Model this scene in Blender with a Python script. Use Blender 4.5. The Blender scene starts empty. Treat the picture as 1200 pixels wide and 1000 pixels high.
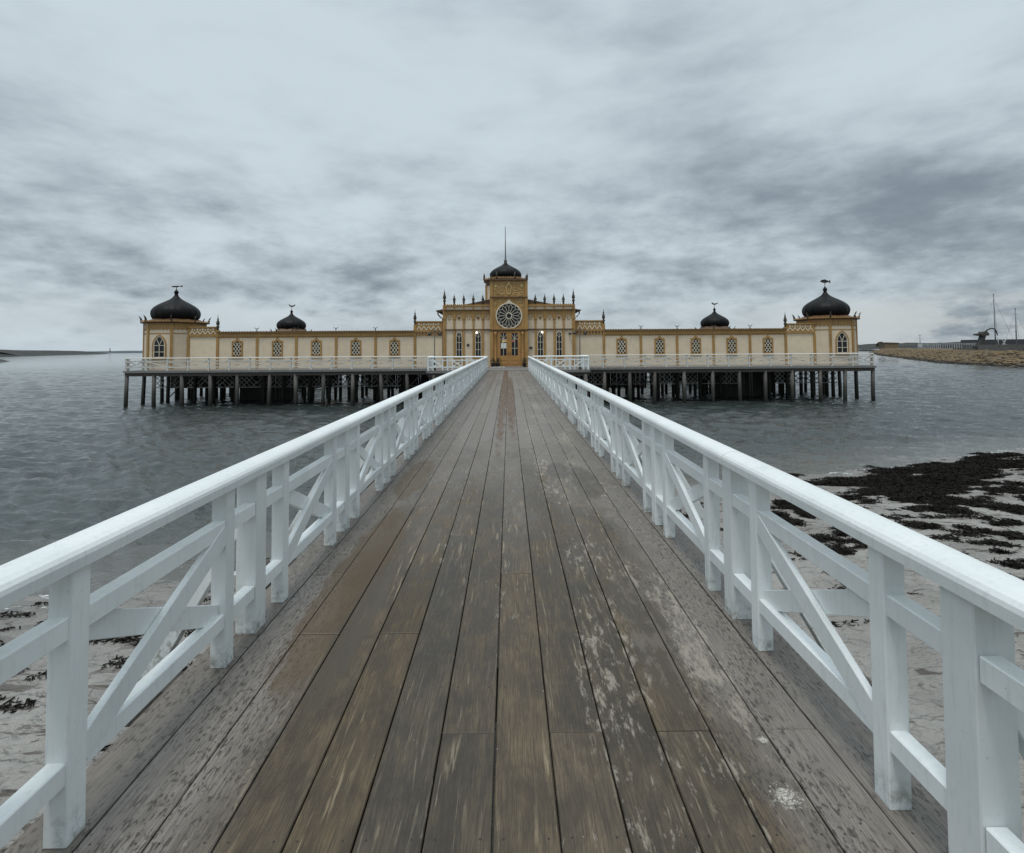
import bpy, bmesh, math, random
import numpy as np
from mathutils import Vector, Matrix, noise as mnoise
R = math.radians
rnd = random.Random(7)
SC = bpy.context.scene
COL = SC.collection

# ------------------------------------------------------------------ helpers
class MB:
    """collects faces, then links them as ONE mesh object"""
    def __init__(s):
        s.v = []; s.f = []; s.m = []; s.T = Matrix.Identity(4); s.mi = 0; s.sm = []
    def add(s, vs, fs, smooth=False):
        o = len(s.v)
        s.v += [tuple(s.T @ Vector(p)) for p in vs]
        for f in fs:
            s.f.append([i + o for i in f]); s.m.append(s.mi); s.sm.append(smooth)
    def box(s, x0, x1, y0, y1, z0, z1):
        s.add([(x0,y0,z0),(x1,y0,z0),(x1,y1,z0),(x0,y1,z0),(x0,y0,z1),(x1,y0,z1),(x1,y1,z1),(x0,y1,z1)],
              [(0,3,2,1),(4,5,6,7),(0,1,5,4),(1,2,6,5),(2,3,7,6),(3,0,4,7)])
    def prism(s, pts, y0, y1):
        """polygon in x,z extruded along y"""
        n = len(pts)
        s.add([(x,y0,z) for x,z in pts] + [(x,y1,z) for x,z in pts],
              [list(range(n)), list(range(2*n-1, n-1, -1))] + [(i+n, (i+1)%n+n, (i+1)%n, i) for i in range(n)])
    def ring(s, outer, inner, y0, y1, closed=True):
        """frame between two polylines of equal length (x,z), from y0 (front) to y1"""
        n = len(outer)
        vs = [(x,y0,z) for x,z in outer]+[(x,y0,z) for x,z in inner]+[(x,y1,z) for x,z in outer]+[(x,y1,z) for x,z in inner]
        fs = []
        for i in range(n if closed else n-1):
            j = (i+1) % n
            fs += [(i,j,n+j,n+i), (2*n+i,2*n+j,j,i), (n+i,n+j,3*n+j,3*n+i)]
        s.add(vs, fs)
    def bar2(s, p, q, w, y0, y1):
        """flat bar in the x,z plane from p to q, width w, thickness y0..y1"""
        dx, dz = q[0]-p[0], q[1]-p[1]; L = math.hypot(dx,dz) or 1
        nx, nz = -dz/L*w/2, dx/L*w/2
        s.prism([(p[0]-nx,p[1]-nz),(q[0]-nx,q[1]-nz),(q[0]+nx,q[1]+nz),(p[0]+nx,p[1]+nz)], y0, y1)
    def bar(s, p, q, w, h=None):
        h = h or w
        p = Vector(p); q = Vector(q); d = (q-p).normalized()
        up = Vector((0,0,1)) if abs(d.z) < .99 else Vector((1,0,0))
        a = d.cross(up).normalized()*w/2; b = a.cross(d).normalized()*h/2
        vs = [p-a-b,p+a-b,p+a+b,p-a+b,q-a-b,q+a-b,q+a+b,q-a+b]
        s.add(vs, [(0,1,2,3),(7,6,5,4),(0,4,5,1),(1,5,6,2),(2,6,7,3),(3,7,4,0)])
    def tube(s, pts, r, n=8, cap=True):
        pts = [Vector(p) for p in pts]; rs = r if isinstance(r, (list,tuple)) else [r]*len(pts)
        vs = []; fs = []
        for i, p in enumerate(pts):
            d = (pts[min(i+1,len(pts)-1)] - pts[max(i-1,0)]).normalized()
            up = Vector((0,0,1)) if abs(d.z) < .9 else Vector((1,0,0))
            a = d.cross(up).normalized(); b = a.cross(d).normalized()
            for k in range(n):
                t = 2*math.pi*k/n
                vs.append(p + a*math.cos(t)*rs[i] + b*math.sin(t)*rs[i])
        for i in range(len(pts)-1):
            for k in range(n):
                fs.append((i*n+k, i*n+(k+1)%n, (i+1)*n+(k+1)%n, (i+1)*n+k))
        if cap:
            fs.append(list(range(n-1,-1,-1))); fs.append([(len(pts)-1)*n+k for k in range(n)])
        s.add(vs, fs, True)
    def lathe(s, prof, n=24, c=(0,0), a0=0.0, smooth=True, ribs=0, rib=0.0):
        vs = []; fs = []
        for r, z in prof:
            for k in range(n):
                t = a0 + 2*math.pi*k/n
                rr = r*(1 + (rib if ribs and k % ribs == 0 else 0))
                vs.append((c[0]+rr*math.cos(t), c[1]+rr*math.sin(t), z))
        for i in range(len(prof)-1):
            for k in range(n):
                fs.append((i*n+k, i*n+(k+1)%n, (i+1)*n+(k+1)%n, (i+1)*n+k))
        fs.append(list(range(n-1,-1,-1))); fs.append([(len(prof)-1)*n+k for k in range(n)])
        s.add(vs, fs, smooth)
    def mesh(s, name, mats, bevel=0):
        me = bpy.data.meshes.new(name)
        me.from_pydata(s.v, [], s.f)
        for m in (mats if isinstance(mats, (list,tuple)) else [mats]): me.materials.append(m)
        me.polygons.foreach_set('material_index', s.m); me.polygons.foreach_set('use_smooth', s.sm)
        bm = bmesh.new(); bm.from_mesh(me)
        bmesh.ops.recalc_face_normals(bm, faces=bm.faces)
        if bevel: bmesh.ops.bevel(bm, geom=bm.edges[:], offset=bevel, segments=1, affect='EDGES', profile=.5, clamp_overlap=True)
        bm.to_mesh(me); bm.free()
        return me
    def build(s, name, mats, parent=None, bevel=0):
        return link(name, s.mesh(name, mats, bevel), parent)

def link(name, me, parent=None, loc=(0,0,0), rz=0.0):
    o = bpy.data.objects.new(name, me); COL.objects.link(o); o.parent = parent
    o.location = loc; o.rotation_euler = (0,0,rz)
    return o
def tag(o, label=None, cat=None, group=None, kind=None):
    for k, v in (('label',label),('category',cat),('group',group),('kind',kind)):
        if v: o[k] = v
    return o
def thing(name, label, cat, loc=(0,0,0), rz=0.0, group=None):
    o = bpy.data.objects.new(name, None); COL.objects.link(o); o.empty_display_size = .3
    o.location = loc; o.rotation_euler = (0,0,rz)
    return tag(o, label, cat, group)
def grid_mesh(name, X, Y, Z, mat, smooth=True, keep=None):
    nr, nc = X.shape
    co = np.stack([X,Y,Z],-1).reshape(-1,3).astype(np.float32)
    i = np.arange(nr*nc).reshape(nr,nc)
    q = np.stack([i[:-1,:-1], i[:-1,1:], i[1:,1:], i[1:,:-1]], -1).reshape(-1,4)
    if keep is not None: q = q[keep.reshape(-1)]
    return raw_mesh(name, co, q, mat, smooth)
def raw_mesh(name, co, q, mat, smooth=False):
    me = bpy.data.meshes.new(name)
    me.vertices.add(len(co)); me.vertices.foreach_set('co', np.asarray(co, np.float32).ravel())
    k = q.shape[1]
    me.loops.add(q.size); me.loops.foreach_set('vertex_index', q.ravel().astype(np.int32))
    me.polygons.add(len(q)); me.polygons.foreach_set('loop_start', (np.arange(len(q))*k).astype(np.int32))
    me.polygons.foreach_set('use_smooth', np.full(len(q), smooth))
    me.update(calc_edges=True); me.validate(); me.materials.append(mat)
    return me
def vnoise(x, y, seed=0):
    """vectorised value noise"""
    xi = np.floor(x).astype(np.int64); yi = np.floor(y).astype(np.int64)
    fx = x-xi; fy = y-yi; fx = fx*fx*(3-2*fx); fy = fy*fy*(3-2*fy)
    def h(a,b):
        n = (a*374761393 + b*668265263 + seed*974711) & 0xffffffff
        n = ((n ^ (n >> 13))*1274126177) & 0xffffffff
        return ((n ^ (n >> 16)) & 0xffff)/65535.0
    return (h(xi,yi)*(1-fx)+h(xi+1,yi)*fx)*(1-fy) + (h(xi,yi+1)*(1-fx)+h(xi+1,yi+1)*fx)*fy
def fbm(x, y, oct=4, seed=0):
    t = 0; a = .5; n = 0
    for k in range(oct):
        t = t + a*vnoise(x*2**k, y*2**k, seed+k); n += a; a *= .5
    return t/n

# ------------------------------------------------------------------ materials
class N:
    """tiny node-tree writer"""
    def __init__(s, name):
        s.m = bpy.data.materials.new(name); s.m.use_nodes = True; s.t = s.m.node_tree
        s.b = s.t.nodes['Principled BSDF']
    def n(s, kind, **kw):
        nd = s.t.nodes.new('ShaderNode'+kind)
        for k, v in kw.items(): setattr(nd, k, v)
        return nd
    def set(s, sock, v):
        if isinstance(v, bpy.types.NodeSocket): s.t.links.new(v, sock)
        elif isinstance(v, (tuple,list)) and len(v) == 3 and sock.type == 'RGBA': sock.default_value = (*v,1)
        else: sock.default_value = v
    def P(s, **kw):
        for k, v in kw.items(): s.set(s.b.inputs[k.replace('_',' ')], v)
        return s.m
    def co(s, which='Object'): return s.n('TexCoord').outputs[which]
    def mapv(s, v, scale=(1,1,1), loc=(0,0,0), rot=(0,0,0)):
        nd = s.n('Mapping'); s.set(nd.inputs['Vector'], v)
        nd.inputs['Scale'].default_value = scale; s.set(nd.inputs['Location'], loc); nd.inputs['Rotation'].default_value = rot
        return nd.outputs[0]
    def noise(s, v, scale, detail=4, rough=.55, dist=0.0):
        nd = s.n('TexNoise'); s.set(nd.inputs['Vector'], v)
        nd.inputs['Scale'].default_value = scale; nd.inputs['Detail'].default_value = detail
        nd.inputs['Roughness'].default_value = rough; nd.inputs['Distortion'].default_value = dist
        return nd.outputs['Fac']
    def ramp(s, f, a, b, lo=0.0, hi=1.0):
        nd = s.n('MapRange', interpolation_type='SMOOTHSTEP'); s.set(nd.inputs[0], f)
        for i, v in enumerate((a,b,lo,hi)): s.set(nd.inputs[i+1], v)
        return nd.outputs[0]
    def math(s, op, a, b=0.0):
        nd = s.n('Math', operation=op); s.set(nd.inputs[0], a); s.set(nd.inputs[1], b); return nd.outputs[0]
    def mix(s, f, a, b, mode='MIX'):
        nd = s.n('Mix', data_type='RGBA', blend_type=mode)
        s.set(nd.inputs['Factor'], f); s.set(nd.inputs[6], a); s.set(nd.inputs[7], b); return nd.outputs[2]
    def xyz(s, v):
        nd = s.n('SeparateXYZ'); s.set(nd.inputs[0], v); return nd.outputs
    def bump(s, h, strength=.3, dist=.01):
        nd = s.n('Bump'); s.set(nd.inputs['Height'], h); nd.inputs['Strength'].default_value = strength
        nd.inputs['Distance'].default_value = dist; return nd.outputs[0]
    def wpos(s): return s.n('NewGeometry').outputs['Position']
    def orand(s): return s.n('ObjectInfo').outputs['Random']

def paint(name, c1, c2, grain=(6,6,60), rough=.5, dirt=(.2,.2,.18), dirtamt=.35, board=None, bump=.15):
    t = N(name); p = t.wpos()
    f = t.noise(p, 1.7, 5)
    c = t.mix(t.ramp(f,.35,.7), c1, c2)
    d = t.math('MULTIPLY', t.ramp(t.noise(p, 9, 6, .65), .58, .75), dirtamt)
    c = t.mix(d, c, dirt)
    st = t.noise(t.mapv(p, (5,5,.5)), 1.6, 6, .65)
    c = t.mix(t.math('MULTIPLY', t.ramp(st,.5,.72), dirtamt*.8), c, dirt)
    h = t.noise(t.mapv(p, grain), 4, 4)
    c = t.mix(t.math('MULTIPLY', t.ramp(h,.3,.75), .12), c, dirt)
    r = t.ramp(t.orand(), 0, 1, .93, 1.03)
    c = t.mix(1.0, c, t.n('CombineColor').outputs[0], 'MULTIPLY') if False else c
    hs = t.n('HueSaturation'); t.set(hs.inputs['Color'], c); t.set(hs.inputs['Value'], r); c = hs.outputs[0]
    if board:
        ax, pitch = board
        s_ = t.xyz(t.co())[ax]
        fr = t.math('FRACT', t.math('DIVIDE', s_, pitch))
        line = t.ramp(fr, .0, .12, 1, 0)
        c = t.mix(t.math('MULTIPLY', line, .55), c, tuple(x*.35 for x in c1))
        h = t.math('SUBTRACT', h, line)
    return t.P(Base_Color=c, Roughness=rough, Normal=t.bump(h, bump, .006))

def m_white():
    t = N('white_paint'); p = t.wpos(); o = t.co()
    f = t.noise(p, 2.2, 5)
    c = t.mix(t.ramp(f,.35,.7), (.79,.82,.81), (.70,.74,.735))
    g = t.noise(t.mapv(p, (9,9,1.2)), 6, 5, .6)
    c = t.mix(t.math('MULTIPLY', t.ramp(g,.48,.78), .3), c, (.42,.46,.44))
    sp = t.noise(p, 38, 5, .7)
    c = t.mix(t.math('MULTIPLY', t.ramp(sp,.64,.74), .4), c, (.28,.30,.28))
    bl = t.noise(p, 5.5, 7, .68, .4)
    c = t.mix(t.math('MULTIPLY', t.ramp(bl,.58,.74), .25), c, (.38,.43,.38))
    chip = t.noise(p, 95, 3, .5)
    c = t.mix(t.math('MULTIPLY', t.ramp(chip,.74,.77), .75), c, (.14,.12,.10))
    z = t.xyz(o)[2]
    low = t.math('MULTIPLY', t.ramp(z, .0, .16, 1, 0), t.ramp(t.noise(p,14,5,.7), .42,.7))
    c = t.mix(t.math('MULTIPLY', low, .85), c, (.16,.165,.12))
    hs = t.n('HueSaturation'); t.set(hs.inputs['Color'], c); t.set(hs.inputs['Value'], t.ramp(t.orand(),0,1,.9,1.04))
    hgt = t.math('ADD', t.math('MULTIPLY', g, .6), t.math('MULTIPLY', sp, .5))
    return t.P(Base_Color=hs.outputs[0], Roughness=t.ramp(f,.3,.7,.38,.55), Normal=t.bump(hgt, .3, .004))

def m_deck():
    t = N('weathered_decking'); o = t.co(); s3 = t.xyz(o); x, y = s3[0], s3[1]
    at = t.n('Attribute', attribute_name='board'); tone = t.xyz(at.outputs['Vector'])
    off = t.n('CombineXYZ'); t.set(off.inputs[0], t.math('MULTIPLY', tone[1], 53.0)); t.set(off.inputs[1], t.math('MULTIPLY', tone[1], 91.0))
    v = t.n('VectorMath', operation='ADD'); t.set(v.inputs[0], o); t.set(v.inputs[1], off.outputs[0]); bv = v.outputs[0]
    wp = t.n('TexNoise'); t.set(wp.inputs['Vector'], t.mapv(bv,(4,.6,1))); wp.inputs['Scale'].default_value = 1.0; wp.inputs['Detail'].default_value = 3
    ws = t.n('VectorMath', operation='MULTIPLY'); t.set(ws.inputs[0], wp.outputs['Color']); ws.inputs[1].default_value = (.05,0,0)
    wa = t.n('VectorMath', operation='ADD'); t.set(wa.inputs[0], bv); t.set(wa.inputs[1], ws.outputs[0]); gv = wa.outputs[0]
    fine = t.noise(t.mapv(gv, (120,3.2,1)), 1.6, 8, .66)
    fine2 = t.noise(t.mapv(gv, (260,9,1)), 1.6, 4, .6)
    figure = t.noise(t.mapv(gv, (7,.42,1)), 1.6, 4, .5, .8)
    rings = t.math('SINE', t.math('MULTIPLY', figure, 62.0))
    streak = t.noise(t.mapv(gv, (26,1.5,1)), 1.7, 7, .64, .4)
    blot = t.noise(t.mapv(bv, (5,2.2,1)), 1.5, 6, .65, .4)
    c = t.mix(t.ramp(blot,.35,.66), (.056,.042,.025), (.128,.098,.060))
    c = t.mix(t.math('MULTIPLY', t.ramp(rings,.2,1.0), .42), c, (.045,.035,.022))
    c = t.mix(t.math('MULTIPLY', t.ramp(fine,.42,.62), .68), c, (.038,.030,.020))
    c = t.mix(t.math('MULTIPLY', t.ramp(fine2,.5,.72), .35), c, (.17,.145,.105))
    stm = t.math('MULTIPLY', t.ramp(streak,.555,.65), t.ramp(t.noise(t.mapv(bv,(3,.5,1)),1.5,3), .42,.6))
    c = t.mix(t.math('MULTIPLY', stm, .62), c, (.33,.275,.185))
    hs = t.n('HueSaturation'); t.set(hs.inputs['Color'], c); t.set(hs.inputs['Value'], t.ramp(tone[0],0,1,.8,1.2)); t.set(hs.inputs['Saturation'], t.ramp(tone[2],0,1,.8,1.15)); c = hs.outputs[0]
    lx = t.math('SUBTRACT', t.math('FRACT', t.math('DIVIDE', x, .23)), .5)      # across one board
    alx = t.math('ABSOLUTE', lx)
    ax = t.math('ABSOLUTE', x)
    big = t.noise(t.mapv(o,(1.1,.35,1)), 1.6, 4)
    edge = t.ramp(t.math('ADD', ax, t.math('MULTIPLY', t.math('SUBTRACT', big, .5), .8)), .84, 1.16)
    far = t.ramp(t.math('ADD', y, t.math('MULTIPLY', t.math('SUBTRACT', big,.5), 8.0)), 3.0, 10.0, 0, .76)  # boards grey with distance: weathering plus the sky's sheen painted into the colour
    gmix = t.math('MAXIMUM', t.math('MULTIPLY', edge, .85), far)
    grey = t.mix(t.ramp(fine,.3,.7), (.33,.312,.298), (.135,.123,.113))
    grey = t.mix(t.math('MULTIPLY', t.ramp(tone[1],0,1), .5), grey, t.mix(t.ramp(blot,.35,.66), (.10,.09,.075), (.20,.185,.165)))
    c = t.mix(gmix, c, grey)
    # dark wet flecks along the edges
    fl = t.noise(t.mapv(bv,(38,12,1)), 1.9, 6, .68, .6)
    fl2 = t.noise(t.mapv(o,(2,.8,1)), 2.0, 3)
    flm = t.math('MULTIPLY', t.ramp(fl,.53,.58), t.math('MULTIPLY', t.ramp(ax,.7,1.0), t.ramp(fl2,.33,.5)))
    c = t.mix(t.math('MULTIPLY', flm, .85), c, (.05,.043,.037))
    # pale dry crust, mostly right of the middle
    cr0 = t.noise(t.mapv(bv,(11,3.2,1)), 2.0, 9, .74, .25); cr = t.math('ADD', t.math('MULTIPLY', cr0, .8), t.math('MULTIPLY', t.noise(t.mapv(bv,(75,14,1)), 1.4, 5, .7), .2))
    reg = t.noise(t.mapv(o,(1.5,.42,1),(3.1,.4,0)), 1.5, 3)
    rgt = t.math('MULTIPLY', t.ramp(x,.25,.6), t.ramp(x,1.05,1.35,1,0))
    lim = t.math('SUBTRACT', t.math('SUBTRACT', .675, t.ramp(alx,.36,.5,0,.055)), t.math('ADD', t.math('MULTIPLY', rgt,.097), t.math('MULTIPLY', t.ramp(reg,.40,.72), .128)))
    crm = t.ramp(t.math('SUBTRACT', cr, lim), -.01, .075)
    c = t.mix(t.math('MULTIPLY', crm, .6), c, (.38,.35,.30))
    # damp stains
    rn = t.noise(t.mapv(o,(3.0,.9,1)), 2.0, 5)
    def blob(cx, cy, rx, ry, wob=.9):
        dx = t.math('DIVIDE', t.math('SUBTRACT', x, cx), rx); dy = t.math('DIVIDE', t.math('SUBTRACT', y, cy), ry)
        d = t.math('SQRT', t.math('ADD', t.math('MULTIPLY',dx,dx), t.math('MULTIPLY',dy,dy)))
        d = t.math('ADD', d, t.math('MULTIPLY', t.math('SUBTRACT', rn, .5), wob))
        return t.ramp(d, .82, 1.05, 1, 0)
    w1 = t.math('MAXIMUM', blob(-.115, 25, .15, 17.5, .7), blob(.115, 19, .14, 9.5, .8))
    w1 = t.math('MULTIPLY', w1, 1.0)
    w1 = t.math('MULTIPLY', w1, t.ramp(t.noise(t.mapv(bv,(14,1.2,1)),2.0,6,.65), .36,.56,.35,1))
    c = t.mix(t.math('MULTIPLY', w1, .86), c, (.10,.05,.02))
    w1b = blob(-.75, 26, .12, 9, 1.6)
    c = t.mix(t.math('MULTIPLY', w1b, .5), c, (.12,.09,.06))
    rn = t.math('ADD', t.math('MULTIPLY', rn, .55), t.math('MULTIPLY', t.noise(t.mapv(bv,(22,4,1)), 1.6, 7, .7), .45))
    w2 = t.math('MAXIMUM', blob(-1.04, 3.9, .2, 1.6, 1.5), blob(-1.12, 6.6, .2, 1.0, 1.4))
    c = t.mix(t.math('MULTIPLY', w2, .7), c, (.088,.058,.024))
    w3 = t.math('MAXIMUM', blob(1.0, 6.35, .17, .75, .9), blob(.72, 6.9, .16, .45, .9))
    w3 = t.math('MAXIMUM', w3, blob(.86, 3.1, .13, .8, 1.4))
    w3 = t.math('MAXIMUM', w3, blob(-.85, 3.2, .10, .9, 1.6))
    c = t.mix(t.math('MULTIPLY', w3, .72), c, (.07,.058,.042))
    # bird droppings
    dn = t.noise(o, 55, 4, .7)
    def drop(cx, cy, r):
        dx = t.math('SUBTRACT', x, cx); dy = t.math('SUBTRACT', y, cy)
        d = t.math('DIVIDE', t.math('SQRT', t.math('ADD', t.math('MULTIPLY',dx,dx), t.math('MULTIPLY',dy,dy))), r)
        return t.ramp(t.math('ADD', d, t.math('MULTIPLY', t.math('SUBTRACT', dn,.5), 3.4)), .5, 1.0, 1, 0)
    dm = t.math('MULTIPLY', t.math('MAXIMUM', drop(1.07,1.93,.05), drop(1.12,2.2,.022)), t.ramp(t.noise(o,140,4,.7),.4,.6,.15,1))
    c = t.mix(t.math('MULTIPLY', dm, .75), c, (.7,.7,.68))
    spk = t.noise(o, 60, 2, .5)
    c = t.mix(t.math('MULTIPLY', t.ramp(spk,.755,.79), .45), c, (.6,.6,.57))
    jy = t.math('MULTIPLY', t.math('SUBTRACT', t.math('FRACT', t.math('DIVIDE', t.math('SUBTRACT', y, 2.17), .77)), .5), .77)
    jx = t.math('MULTIPLY', t.math('SUBTRACT', alx, .33), .23)
    sc_ = t.math('SQRT', t.math('ADD', t.math('MULTIPLY', jx, jx), t.math('MULTIPLY', jy, jy)))
    c = t.mix(t.math('MULTIPLY', t.ramp(sc_, .0035, .0055, 1, 0), .85), c, (.015,.013,.011))
    c = t.mix(t.math('MULTIPLY', t.ramp(alx, .465, .495), t.ramp(fine,.35,.6,.2,.7)), c, (.022,.019,.014))
    c = t.mix(1.0, c, (.90,.87,.83), 'MULTIPLY')
    wet = t.math('MAXIMUM', w1, t.math('MAXIMUM', w2, w3))
    rough = t.math('SUBTRACT', t.ramp(blot,.3,.7,.34,.62), t.math('MULTIPLY', wet, .12))
    hgt = t.math('ADD', t.math('MULTIPLY', fine,.8), t.math('MULTIPLY', crm,.25))
    return t.P(Base_Color=c, Roughness=rough, Normal=t.bump(hgt, .38, .004), Specular_IOR_Level=.42)

def m_oldwood(name, c1, c2, wetz=None):
    t = N(name); p = t.wpos(); o = t.co()
    g = t.noise(t.mapv(p,(8,8,1.0)), 5, 5, .6)
    c = t.mix(t.ramp(g,.3,.7), c1, c2)
    hs = t.n('HueSaturation'); t.set(hs.inputs['Color'], c); t.set(hs.inputs['Value'], t.ramp(t.orand(),0,1,.7,1.3)); c = hs.outputs[0]
    if wetz is not None:
        z = t.xyz(p)[2]
        zz = t.math('ADD', z, t.math('MULTIPLY', t.math('SUBTRACT', g,.5), .7))
        c = t.mix(t.ramp(zz, wetz, wetz+.9, .92, 0), c, (.022,.024,.018))
        c = t.mix(t.ramp(zz, wetz-.75, wetz-.35, .95, 0), c, (.012,.013,.009))
    return t.P(Base_Color=c, Roughness=.75, Normal=t.bump(g,.5,.01))

def m_plain(name, c, rough=.5, metal=0.0, var=.25, scale=5):
    t = N(name); f = t.noise(t.wpos(), scale, 5)
    return t.P(Base_Color=t.mix(t.ramp(f,.3,.7), tuple(x*(1+var) for x in c), tuple(x*(1-var) for x in c)), Roughness=rough, Metallic=metal)

def m_dome():
    t = N('black_sheet_roofing'); p = t.wpos()
    f = t.noise(p, 1.2, 5)
    c = t.mix(t.ramp(f,.35,.7), (.004,.004,.0045), (.008,.008,.008))
    c = t.mix(t.math('MULTIPLY', t.ramp(t.noise(t.mapv(p,(3,3,.6)),2.2,5),.56,.75), .5), c, (.02,.018,.011))
    return t.P(Base_Color=c, Roughness=.5, Specular_IOR_Level=.16, Normal=t.bump(f,.2,.03))

def m_glass(name, c=(.007,.008,.011)):
    t = N(name); f = t.noise(t.wpos(), 1.1, 2)
    return t.P(Base_Color=t.mix(t.ramp(f,.35,.65), c, tuple(x*2.2 for x in c)), Roughness=.12, IOR=1.35)

def m_sand():
    t = N('pale_sand'); p = t.wpos(); s3 = t.xyz(p); z = s3[2]
    f = t.noise(p, .7, 5); g = t.noise(p, 55, 4, .7)
    c = t.mix(t.ramp(f,.35,.65), (.315,.306,.282), (.225,.218,.20))
    c = t.mix(t.math('MULTIPLY', t.ramp(g,.4,.7), .35), c, (.15,.144,.13))
    q = t.mapv(p, (1,3.0,1), rot=(0,0,R(-24)))
    d = t.noise(q, 1.6, 7, .68, .6)
    s_ = t.ramp(z, -2.5, -1.95, .095, .015)
    c = t.mix(t.math('MULTIPLY', t.ramp(t.math('ADD', d, s_), .60, .65), .88), c, (.07,.058,.048))
    crumbs = t.noise(q, 14, 4, .6)
    c = t.mix(t.math('MULTIPLY', t.ramp(t.math('ADD', crumbs, t.math('MULTIPLY', t.math('SUBTRACT', f, .5), .35)), .63,.69), .75), c, (.11,.095,.085))
    wetf = t.ramp(t.math('ADD', z, t.math('MULTIPLY', t.math('SUBTRACT', f,.5), .25)), -2.46, -2.24, 1, 0)
    c = t.mix(t.math('MULTIPLY', wetf, .75), c, (.19,.18,.165))
    h = t.math('ADD', t.math('ADD', t.math('MULTIPLY', t.ramp(t.noise(t.mapv(p,(1,1.3,1)), 3.2, 3, .5), .45, .6), .9), t.noise(t.mapv(p,(1,1.8,1), rot=(0,0,R(-24))), 7, 5, .6)), t.math('MULTIPLY', g, .15))
    return t.P(Base_Color=c, Roughness=t.math('SUBTRACT', .85, t.math('MULTIPLY', wetf,.5)), Normal=t.bump(h,.9,.06))

def m_water():
    t = N('sea_water'); p = t.wpos(); s3 = t.xyz(p)
    d = t.math('SQRT', t.math('ADD', t.math('MULTIPLY', s3[0], s3[0]), t.math('MULTIPLY', s3[1], s3[1])))
    v = t.mapv(p, (1,1.9,1), rot=(0,0,R(-16)))
    a = t.noise(v, 1.9, 5, .6, .4); b = t.noise(v, 6.5, 4, .6); big = t.noise(t.mapv(p,(.03,.09,1)), 1, 3)
    c_ = t.noise(t.mapv(p,(.35,1.1,1), rot=(0,0,R(-10))), 1.0, 4, .6)
    h = t.math('ADD', t.math('ADD', t.math('MULTIPLY', a, .11), t.math('MULTIPLY', b, .036)), t.math('MULTIPLY', c_, t.ramp(d,30,150,0,.07)))
    nd = t.n('Bump'); t.set(nd.inputs['Height'], h); nd.inputs['Distance'].default_value = 1.0
    t.set(nd.inputs['Strength'], t.ramp(d, 8, 220, .8, .3))
    sh = t.n('Attribute', attribute_name='shore').outputs['Fac']
    c = t.mix(t.ramp(big,.35,.65), (.026,.034,.032), (.034,.043,.040))
    c = t.mix(t.math('MULTIPLY', sh, .8), c, (.12,.118,.105))
    fo = t.noise(t.mapv(p,(1.2,3,1), rot=(0,0,R(-20))), 3.0, 7, .7)
    fm_ = t.math('MULTIPLY', t.ramp(t.math('ADD', fo, t.ramp(sh,.86,1.0,-.16,.05)), .56,.62), t.ramp(sh,.80,.9))
    c = t.mix(t.math('MULTIPLY', fm_, .8), c, (.7,.72,.72))
    return t.P(Base_Color=c, Roughness=.06, IOR=1.5, Normal=nd.outputs[0])

def m_rock(name, c1, c2, c3, scale=.6, low=None):
    t = N(name); p = t.wpos()
    f = t.noise(p, scale, 6, .65); g = t.noise(p, scale*4, 5, .6)
    c = t.mix(t.ramp(f,.35,.65), c1, c2); c = t.mix(t.math('MULTIPLY', t.ramp(g,.45,.7), .7), c, c3)
    if low is not None:
        c = t.mix(t.ramp(t.math('ADD', t.xyz(p)[2], t.math('MULTIPLY', t.math('SUBTRACT', g,.5),1.2)), low, low+.7, .95, 0), c, (.018,.017,.012))
    return t.P(Base_Color=c, Roughness=.9, Normal=t.bump(g,.8,.3))

WHITE = m_white(); DECK = m_deck()
PILE = m_oldwood('old_pile_wood', (.115,.11,.10), (.045,.043,.038), wetz=-1.6)
BEAM = m_oldwood('dark_beam_wood', (.085,.075,.06), (.05,.045,.038))
FASC = m_oldwood('grey_fascia_wood', (.23,.23,.22), (.12,.12,.115))
PLANK = m_oldwood('grey_planks', (.23,.22,.21), (.14,.13,.12))
CREAM = paint('cream_boards', (.70,.585,.43), (.63,.525,.385), board=(2,.16), dirt=(.28,.22,.14), dirtamt=.2)
CREAMV = paint('cream_upright_boards', (.72,.61,.445), (.65,.55,.40), board=(0,.19), dirt=(.28,.22,.14), dirtamt=.2)
GOLD = paint('ochre_paint', (.39,.225,.070), (.325,.185,.055), dirt=(.09,.05,.02), dirtamt=.45)
DOOR = paint('ochre_door_paint', (.40,.21,.06), (.34,.175,.05), dirt=(.12,.06,.02), dirtamt=.3)
BROWN = paint('brown_trim', (.12,.062,.025), (.085,.045,.02), dirt=(.03,.02,.01))
TRIM = paint('ivory_trim', (.68,.62,.48), (.58,.52,.4), dirt=(.25,.2,.13), dirtamt=.3)
DOME = m_dome(); GLASS = m_glass('dark_window_glass')
ROOF = m_plain('brown_roofing', (.085,.055,.035), .8, 0, .3, 2)
DROOF = m_plain('dark_roofing_felt', (.04,.037,.034), .85, 0, .3, 2)
METAL = m_plain('black_iron', (.018,.019,.02), .45)
FIN = m_plain('bronze_finial_paint', (.045,.036,.022), .55)
SAND = m_sand(); WATER = m_water()
WEED = m_plain('wet_seaweed', (.010,.0085,.0065), .8, 0, .6, 9); WEED.node_tree.nodes['Principled BSDF'].inputs['Specular IOR Level'].default_value = .12

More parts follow.
